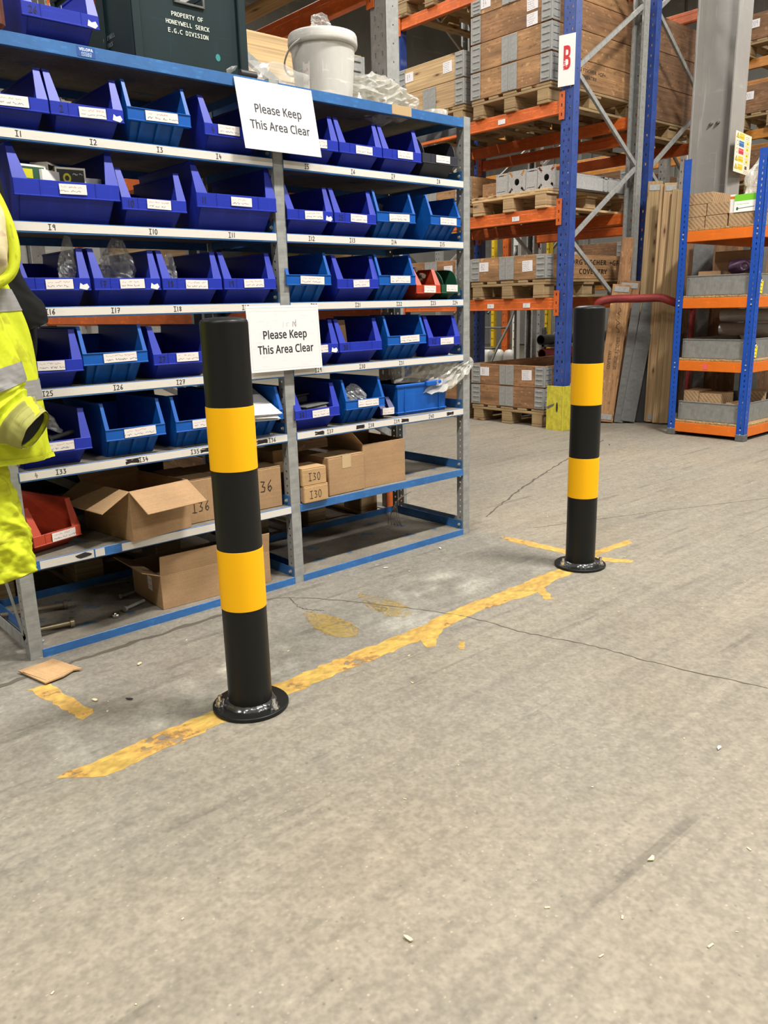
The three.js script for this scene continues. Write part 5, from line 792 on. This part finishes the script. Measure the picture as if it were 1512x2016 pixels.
  hb('diagonal-print carton, second tier, against the blue corner upright', bx, yt + 0.081, -3.10, 0.15, 0.082, 0.26); hb('diagonal-print carton, second tier, beside the white and green pack', bx, yt + 0.084, -2.935, 0.165, 0.082, 0.26); hb('diagonal-print carton alone on the top tier', bx, yt + 0.166, -3.075, 0.19, 0.074, 0.26);
  hb('diagonal-print carton behind the top tier', bx + 0.32, yt, -3.02, 0.2, 0.21, 0.24); hb('diagonal-print carton behind the white and green pack', bx + 0.32, yt, -2.80, 0.18, 0.17, 0.24);
  const pk = thing('product_pack', 'white pack with a green stripe on the top deck', 'box', [X0 + 0.075, yt + 0.085, -2.735], 0.0); part('body', mg([card(0.165, 0.115, 0.10)]).rotateY(-PI / 2).translate(0, 0.0575, 0), M.pack, pk);
  const sp = thing('product_pack', 'slim pack with an orange stripe beside the white and green pack', 'box', [X0 + 0.085, yt + 0.085, -2.838]); part('body', B(0.1, 0.12, 0.034, 0, 0.06, 0, 0.001), M.paper, sp); part('orange_stripe', B(0.101, 0.018, 0.035, 0, 0.10, 0, 0.0005), M.orangenew, sp);
  single('plastic_roll', 'gathered clear plastic film standing on the white and green pack', 'film', loft([{ c: [0, 0, 0], rx: 0.06, rz: 0.08 }, { c: [0, 0.05, 0], rx: 0.05, rz: 0.06 }, { c: [0, 0.09, 0], rx: 0.07, rz: 0.085 }, { c: [0, 0.15, 0.02], rx: 0.05, rz: 0.06 }, { c: [0, 0.22, 0.04], rx: 0.02, rz: 0.03 }], 48, 30, (th, t) => 0.010 * Math.sin(th * 11 + 3 * Math.sin(t * 9)) + 0.02 * (nz(th * 2 + 9, t * 6 + 3, 4, 3) - 0.5)), M.milkfilm, [X0 + 0.10, yt + 0.203, -2.70]);
  single('hazard_card', 'small white hazard card with a red triangle behind the cartons', 'sign', card(0.12, 0.16, 0.003), M.hydro, [X0 + 0.36, yt + 0.32, -2.83], -PI / 2);
  const yb = lev[0] + 0.021;
  [[-3.06, 0.115, 0.12, 'stacked upper carton at the end of the lowest tray', 0.10], [-2.91, 0.115, 0.17, 'wide upper carton in the lowest tray with a slip', 0.085], [-3.05, 0.0, 0.16, 'lower carton at the end of the lowest tray', 0.112], [-2.87, 0.0, 0.17, 'lower carton in the middle of the lowest tray', 0.112], [-2.74, 0.0, 0.09, 'small carton beside the upright in the lowest tray', 0.14]].forEach(([z, dy, w, l, h]) => hb(l, X0 + 0.17, yb + dy, z, w, h, 0.2));
  hb('carton tipped at the long side of the lowest tray', X0 + 0.58, yb, -2.80, 0.16, 0.19, 0.2, 0.4); hb('flat carton at the long side of the second tray', X0 + 0.5, lev[1] + 0.021, -2.9, 0.4, 0.08, 0.5);
  single('rolled_cloth', 'dark purple and blue rolled cloth lying on the third-deck tray', 'cloth', mg([at(loft([{ c: [0, 0, -0.09], rx: 0.05, rz: 0.045 }, { c: [0, 0.004, 0], rx: 0.055, rz: 0.05 }, { c: [0, 0, 0.09], rx: 0.05, rz: 0.045 }], 24, 14, (th, t) => 0.005 * Math.sin(th * 4 + t * 8)), 0, 0, 0), at(new THREE.TorusGeometry(0.028, 0.012, 8, 18), -0.045, 0.0, 0.03, 0, PI / 2, 0)]), M.purple, [X0 + 0.12, lev[2] + 0.21, -2.76]);
  carton('plain carton standing in the third-deck tray', [X0 + 0.44, lev[2] + 0.021, -2.95], 0.2, 0.31, 0.28, {}); carton('folded carton lying in the third-deck tray', [X0 + 0.19, lev[2] + 0.021, -3.02], 0.18, 0.165, 0.16, { turn: 0.2 });
  single('spray_can', 'white can standing at the long side of the third deck', 'can', lathe([[0, 0], [0.03, 0], [0.031, 0.004], [0.031, 0.15], [0.024, 0.165], [0.014, 0.168], [0.014, 0.19], [0, 0.19]], 24), M.paper, [X0 + 0.18, lev[2] + 0.021, -2.70]);
  [[0.55, 0.785, 'upper'], [0.55, 0.68, 'lower']].forEach(([dx, y, w]) => single('metal_pipe', w + ' bright pipe end under the third deck of the orange-beamed shelving', 'pipe', lathe([[0.040, 0], [0.048, 0], [0.048, 0.5], [0.040, 0.5], [0.040, 0]], 28).rotateX(PI / 2), M.zinc, [X0 + dx, y + 0.1, -3.10]));
  // steel column with its notice
  const cx = 7.05, c = setting('column', mg([BB(cx - 0.008, cx + 0.008, 0, 7.2, -3.80, -3.475, 0.001), BB(cx - 0.115, cx + 0.115, 0, 7.2, -3.82, -3.80, 0.004), BB(cx - 0.115, cx + 0.115, 0, 7.2, -3.475, -3.455, 0.004)]), M.steelcolumn);
  for (const z of [-3.68, -3.62]) part('bolt', mg([rod([cx - 0.008, 2.46, z], [cx - 0.03, 2.46, z], 0.016, 8), rod([cx - 0.03, 2.46, z], [cx - 0.045, 2.46, z], 0.008, 8)]), M.steelcolumn, c);
  const s = thing('safety_notice', 'cream safety notice with coloured symbol panels on the steel column', 'sign', [7.06, 2.18, -3.40]); s.rotation.set(0, 0.14, 0); part('board', card(0.40, 0.31, 0.003), M.safety, s);
}
// far crates at the amber rack
{
  const far = (l, y, z, h, k) => { const c = copyOf(P0, l + ', its pallet', [9.42, y, z]); const d = collar(l, [9.42, y + 0.146, z], h, M.collarold, { nomid: 1, no: k }); return d; };
  far('dark crate with a white card at the far amber rack', 2.702, -3.975, 0.27, 13); far('dark crate with a white card higher on the far amber rack', 3.382, -3.975, 0.24, 12); far('dark crate low on the far amber rack', 2.052, -4.15, 0.30, 4); far('dark crate on the far amber rack behind the steps', 1.252, -6.0, 0.30, 5); far('dark crate high on the far amber rack behind the steps', 2.052, -6.0, 0.30, 6);
  // mobile steps, posts, drums seen under the lower beam
  const st = thing('mobile_steps', 'dark tubular steel mobile steps standing behind the rack', 'steps', [7.95, 0, -6.9]);
  for (const z of [-0.28, 0.28]) { part('rail', tube([[-0.5, 0.05, z], [-0.25, 0.45, z], [0.05, 0.85, z], [0.12, 1.15, z], [0.12, 1.7, z]], 0.016, 40, 8), M.galvdark, st); part('rail', rod([0.12, 0, z], [0.12, 1.2, z], 0.016, 8), M.galvdark, st); part('rail', tube([[-0.4, 0.9, z], [-0.2, 1.1, z], [0.12, 1.65, z]], 0.014, 20, 8), M.galvdark, st); }
  for (const [x, y] of [[-0.38, 0.25], [-0.23, 0.48], [-0.06, 0.72]]) part('tread', B(0.17, 0.022, 0.54, x, y, 0, 0.003), M.galvdark, st);
  const po = (n, l, x, z, w, h, m) => { const p = thing(n, l, 'post', [x, 0, z]); part('shaft', uprightGeo(h, w, 0.06, 0.11).rotateY(-PI / 2), m, p); part('foot', B(0.14, 0.02, 0.16, 0.03, 0.01, 0, 0.002), M.galvdark, p); };
  po('rack_post', 'orange slotted post leaning behind the mobile steps', 8.76, -7.38, 0.10, 2.2, M.orange); po('rack_post', 'white slotted post beside the orange one', 8.76, -7.20, 0.08, 2.2, M.paper); po('rack_post', 'grey slotted post beside the mobile steps', 8.3, -7.46, 0.09, 2.2, M.galv); po('rack_post', 'yellow post beside the grey pole', 8.3, -6.32, 0.05, 2.2, M.postyellow); po('rack_post', 'plain grey pole in front of the yellow post', 8.1, -6.30, 0.07, 2.2, M.galv); po('rack_post', 'slim yellow post behind the grey slotted one', 8.76, -7.60, 0.05, 2.2, M.postyellow); po('rack_post', 'white perforated post in the gap beside the steel column', 8.3, -4.62, 0.07, 2.75, M.paper);
  single('yellow_bin', 'yellow plastic box on the floor behind the mobile steps', 'box', mg([B(0.22, 0.34, 0.5, 0, 0.17, 0, 0.02), B(0.24, 0.03, 0.52, 0, 0.35, 0, 0.01)]), M.postyellow, [8.50, 0, -7.32]);
  [-7.24, -7.06, -6.88].forEach((z, i) => single('white_canister', 'white domed canister in a row of three behind the rack', 'canister', lathe([[0, 0], [0.075, 0], [0.078, 0.01], [0.078, 0.34], [0.07, 0.39], [0.045, 0.425], [0, 0.435]], 24), M.whiteplastic, [8.27, 0, z], 0, 'three white canisters'));
  [[0.62, 0], [0.47, 1], [0.30, 2]].forEach(([y, i]) => single('pipe_length', ['topmost dark pipe of the pile under the rack', 'reddish pipe in the middle of the pile under the rack', 'lowest grey pipe of the pile under the rack'][i], 'pipe', lathe([[0.045, -0.7], [0.055, -0.7], [0.055, 0.7], [0.045, 0.7], [0.045, -0.7]], 24).rotateZ(PI / 2), [M.dark, M.redtube, M.galvdark][i], [7.9, y, -5.55 + i * 0.02]));
  const ps = thing('pipe_stand', 'steel stand carrying the pile of pipes', 'stand', [7.9, 0, -5.5]); for (const x of [-0.5, 0.5]) { part('upright_bar', B(0.04, 0.75, 0.04, x, 0.375, -0.16, 0.003), M.galvdark, ps); for (const y of [0.23, 0.40, 0.55]) part('arm', B(0.04, 0.03, 0.24, x, y, -0.06, 0.003), M.galvdark, ps); }
}
// boards and sheets leaning upright between the rack and the orange-beamed shelving; [foot x, foot z, top x, top z, length, width, thickness, turn, material]
{
  const bd = (l, fx, fz, tx, tz, L, w, t, turn, m, hinge, txt) => {
    const o = thing('leaning_board', l, 'board', [fx, 0.004, fz]); const lean = V(tx - fx, L, tz - fz).normalize();
    const q = new THREE.Quaternion().setFromUnitVectors(V(0, 1, 0), lean); q.multiply(new THREE.Quaternion().setFromAxisAngle(V(0, 1, 0), turn)); o.quaternion.copy(q);
    part('plank', jog(B(w, L, t, 0, L / 2 + t * 0.4, 0, 0.002)), m, o);
    if (hinge) for (const q of [L - 0.03, 0.05]) part('hinge_strip', B(w * 0.8, 0.045, 0.004, 0, q, t / 2 + 0.002, 0.001), M.galv, o);
    if (txt) part('stamped_lettering', at(print(0.55, 0.14), 0, L * 0.60, t / 2 + 0.0008, 0, 0, PI / 2), M.planktext, o);
  };
  const f = 0.95;
  bd('brown stamped board leaning at the front of the stack by the bollard', 5.955, -3.900, 6.085, -3.865, 1.14, 0.15, 0.022, -f, M.collar, 1, 1);
  bd('narrow brown board behind the stamped one', 6.07, -3.925, 6.22, -3.915, 1.52, 0.10, 0.022, -f, M.collar2, 0);
  bd('hinged brown board with a grey metal cap under the red rail', 6.05, -3.87, 6.20, -3.865, 1.17, 0.17, 0.026, -f, M.collar2, 1);
  bd('dark grey metal sheet leaning beside the stamped board', 6.02, -3.80, 6.17, -3.77, 1.01, 0.07, 0.006, -f, M.galvdark, 0); bd('grey metal channel leaning in the middle of the stack', 6.07, -3.745, 6.24, -3.685, 1.03, 0.12, 0.03, -f, M.galvdark, 0); bd('thin dark sheet leaning behind the grey channel', 6.16, -3.70, 6.34, -3.66, 1.03, 0.10, 0.006, -f, M.dark, 0);
  bd('pale narrow plank leaning edge-on', 6.20, -3.64, 6.27, -3.655, 1.90, 0.040, 0.022, -f, M.pine2, 0); bd('pale wide plank with a metal end cap, tallest of the stack', 6.19, -3.585, 6.28, -3.59, 1.905, 0.095, 0.024, -f, M.pine2, 1); bd('second narrow plank leaning against the wide pale one', 6.16, -3.535, 6.255, -3.535, 1.85, 0.045, 0.022, -f, M.pallet, 0); bd('weathered plank leaning behind the blue corner upright', 6.18, -3.475, 6.28, -3.485, 1.84, 0.075, 0.022, -f, M.pallet, 0);
  bd('tall weathered board with a bent metal cap', 6.27, -3.77, 6.40, -3.80, 1.94, 0.115, 0.05, -f, M.pallet, 1); bd('dark brown board at the rear of the stack', 6.44, -3.70, 6.56, -3.70, 1.75, 0.22, 0.022, -f, M.collarold, 0); bd('dark brown wide board leaning behind the shelving trays', 6.62, -3.42, 6.66, -3.46, 1.6, 0.30, 0.022, -f, M.collarold, 0); bd('dark grey sheet leaning between brown boards behind the trays', 6.50, -3.40, 6.56, -3.42, 1.5, 0.16, 0.01, -f, M.galvdark, 0); bd('very dark board leaning past the column foot', 6.85, -3.36, 6.88, -3.40, 1.6, 0.30, 0.022, -0.7, M.collarold, 0); bd('dark steel sheet leaning at the end of the row of boards', 7.12, -3.30, 7.14, -3.33, 1.5, 0.36, 0.01, -0.6, M.galvdark, 0); bd('brown sheet leaning last in the row of boards', 7.42, -3.22, 7.44, -3.25, 1.55, 0.4, 0.02, -0.5, M.collarold, 0);
  const h = thing('rail_hoop', 'dull red steel hoop rail holding the leaning boards', 'rail', [0, 0, 0]);
  part('hoop', tube([[5.80, 0.97, -3.915], [5.805, 1.01, -3.885], [5.86, 1.03, -3.80], [5.95, 1.03, -3.60], [6.0, 1.03, -3.46], [6.02, 1.01, -3.40], [6.12, 0.98, -3.36], [6.3, 0.96, -3.34]], 0.032, 60, 12), M.redtube, h); part('foot_post', rod([6.3, 0, -3.34], [6.3, 0.965, -3.34], 0.024, 12), M.redtube, h); part('foot_post', rod([5.80, 0.0, -3.915], [5.80, 0.98, -3.915], 0.02, 12), M.redtube, h);
  single('purple_rag', 'crumpled purple rag on the floor by the yellow guard', 'rag', loft([{ c: [-0.06, 0.012, 0], rx: 0.008, rz: 0.02 }, { c: [0, 0.02, 0], rx: 0.022, rz: 0.045 }, { c: [0.07, 0.012, 0.01], rx: 0.01, rz: 0.02 }], 24, 16, (th, t) => 0.008 * Math.sin(th * 5 + t * 11)), M.purple, [5.58, 0.004, -3.90], 0.4);
}

// ---------------------------------------------------------------- work clothes hanging at the shelving end
{
  const fold = (amp, a, b, s) => (th, t) => amp * ((nz(Math.cos(th) * a + 20, Math.sin(th) * a + t * b + 20, s, 3) - 0.5) * 2 + 0.35 * Math.sin(th * 5 + 4 * Math.sin(t * 6 + s)));
  const j = thing('hi_vis_jacket', 'yellow hi-vis jacket with grey reflective tape hanging on the shelving end', 'jacket', [0, 0, 0]);
  const torso = [{ c: [0.575, 1.46, -2.330], rx: 0.10, rz: 0.05 }, { c: [0.575, 1.34, -2.280], rx: 0.135, rz: 0.075 }, { c: [0.575, 1.14, -2.255], rx: 0.125, rz: 0.085 }, { c: [0.585, 0.96, -2.245], rx: 0.150, rz: 0.09 }, { c: [0.59, 0.80, -2.240], rx: 0.165, rz: 0.09 }, { c: [0.59, 0.645, -2.235], rx: 0.160, rz: 0.088 }];
  const tf = fold(0.016, 2.6, 5, 3), sect = (a, b, g) => loftPart(torso, a, b, tf, g);
  function loftPart(secs, a, b, f, grow = 0) {        // the stretch a..b of a loft, so that tape and cloth follow the same folds
    const n = 40, S = []; const ip = (g, t) => { const m = secs.length - 1, k = Math.min(m - 1, Math.floor(t * m)), u = t * m - k, q = (i) => g(secs[Math.max(0, Math.min(m, i))]); const p0 = q(k - 1), p1 = q(k), p2 = q(k + 1), p3 = q(k + 2); return 0.5 * (2 * p1 + (p2 - p0) * u + (2 * p0 - 5 * p1 + 4 * p2 - p3) * u * u + (3 * p1 - p0 - 3 * p2 + p3) * u * u * u); };
    for (let i = 0; i <= n; i++) { const t = a + (b - a) * i / n; S.push({ c: [0, 1, 2].map((k) => ip((s) => s.c[k], t)), rx: ip((s) => s.rx, t) + grow, rz: ip((s) => s.rz, t) + grow, e: 2.2 }); }
    return loft(S, 90, 60, (th, t) => f(th, a + (b - a) * t), false);
  }
  part('body', sect(0, 1), M.hivis, j); part('reflective_tape', sect(0.735, 0.80, 0.0025), M.reflect, j, 'grey reflective tape'); part('reflective_tape', sect(0.47, 0.53, 0.0025), M.reflect, j); part('hem', sect(0.972, 1.0, 0.004), M.hivis, j);
  const arm = [{ c: [0.50, 1.38, -2.24], rx: 0.075, rz: 0.06 }, { c: [0.525, 1.18, -2.18], rx: 0.085, rz: 0.068 }, { c: [0.555, 1.00, -2.155], rx: 0.090, rz: 0.070 }, { c: [0.580, 0.885, -2.145], rx: 0.090, rz: 0.070 }, { c: [0.600, 0.815, -2.140], rx: 0.080, rz: 0.066 }, { c: [0.630, 0.772, -2.118], rx: 0.066, rz: 0.056 }, { c: [0.668, 0.738, -2.078], rx: 0.052, rz: 0.046 }];
  const af = (th, t) => fold(0.012, 2.2, 9, 9)(th, t) * (1 - 0.65 * t) + 0.006 * sst(0.6, 0.8, t) * Math.sin(t * 60) * (1 - sst(0.86, 0.92, t));
  part('sleeve', loftPart(arm, 0, 0.985, af), M.hivis, j); part('reflective_tape', loftPart(arm, 0.50, 0.61, af, 0.0025), M.reflect, j); part('cuff', loftPart(arm, 0.86, 1.0, af, 0.003), M.hiviscuff, j, 'dirty olive elastic cuff');
  part('sleeve_shade_plug', loft([{ c: [0.615, 0.787, -2.130], rx: 0.050, rz: 0.044 }, { c: [0.640, 0.763, -2.107], rx: 0.050, rz: 0.044 }, { c: [0.6615, 0.744, -2.085], rx: 0.049, rz: 0.043 }], 40, 12, null, true), M.blackcloth, j, 'black plug standing for shade in the sleeve opening');  // black capped plug stands in for the shade inside the sleeve
  const hood = part('hood', loft([{ c: [0.582, 1.40, -2.250], rx: 0.07, rz: 0.05 }, { c: [0.607, 1.30, -2.190], rx: 0.075, rz: 0.045 }, { c: [0.622, 1.20, -2.165], rx: 0.072, rz: 0.05 }, { c: [0.622, 1.13, -2.165], rx: 0.052, rz: 0.042 }, { c: [0.612, 1.105, -2.170], rx: 0.02, rz: 0.02 }], 60, 40, fold(0.010, 2, 5, 14)), M.hivislining, j, 'cream hood lining'); part('hood_rim', tube([[0.647, 1.38, -2.200], [0.682, 1.28, -2.165], [0.697, 1.19, -2.150], [0.682, 1.125, -2.145], [0.637, 1.095, -2.145], [0.582, 1.10, -2.140], [0.542, 1.12, -2.140]], 0.014, 50, 10), M.hivis, hood);
  const t = thing('hi_vis_trousers', 'padded yellow hi-vis trousers hanging below the jacket', 'trousers', [0, 0, 0]);
  const leg = (dx, dz, s) => part('leg', loft([{ c: [0.555 + dx, 0.73, -2.24 + dz], rx: 0.075, rz: 0.05 }, { c: [0.556 + dx, 0.62, -2.235 + dz], rx: 0.078, rz: 0.055 }, { c: [0.572 + dx, 0.50, -2.235 + dz], rx: 0.080, rz: 0.058 }, { c: [0.582 + dx, 0.42, -2.235 + dz], rx: 0.084, rz: 0.06 }, { c: [0.592 + dx, 0.335, -2.235 + dz], rx: 0.080, rz: 0.055 }], 70, 70, (th, q) => fold(0.012, 2.6, 9, s)(th, q) + 0.007 * (0.5 - Math.abs(nz(Math.cos(th) * 2 + q * 6 + 9, Math.sin(th) * 2 + q * 13, s + 5, 2) - 0.5) * 3)), M.hivis, t);
  leg(0, 0, 21); leg(-0.13, -0.01, 27); part('waistband', B(0.24, 0.04, 0.07, 0.50, 0.735, -2.24, 0.015), M.hivis, t);
  const k = thing('black_coat', 'black padded coat hanging behind the hi-vis jacket', 'coat', [0, 0, 0]);
  part('body', loft([{ c: [0.622, 1.47, -2.372], rx: 0.08, rz: 0.018 }, { c: [0.657, 1.38, -2.366], rx: 0.095, rz: 0.022 }, { c: [0.672, 1.22, -2.366], rx: 0.095, rz: 0.022 }, { c: [0.682, 1.08, -2.366], rx: 0.100, rz: 0.022 }, { c: [0.692, 0.96, -2.366], rx: 0.105, rz: 0.022 }, { c: [0.682, 0.86, -2.366], rx: 0.085, rz: 0.02 }], 60, 50, fold(0.004, 2, 7, 31)), M.blackcloth, k);
  part('sleeve', loft([{ c: [0.712, 1.20, -2.345], rx: 0.04, rz: 0.022 }, { c: [0.732, 1.09, -2.330], rx: 0.045, rz: 0.028 }, { c: [0.767, 1.02, -2.320], rx: 0.05, rz: 0.03 }, { c: [0.782, 0.985, -2.315], rx: 0.035, rz: 0.024 }], 40, 30, fold(0.004, 2, 7, 37)), M.blackcloth, k);
  const hk = part('coat_hook', mg([B(0.02, 0.06, 0.004, 0.665, 1.49, -2.405, 0.001), tube([[0.665, 1.48, -2.403], [0.64, 1.47, -2.385], [0.615, 1.475, -2.37], [0.60, 1.495, -2.365]], 0.004, 20, 6)]), M.galv, shelving);
}

renderer.render(scene, camera);
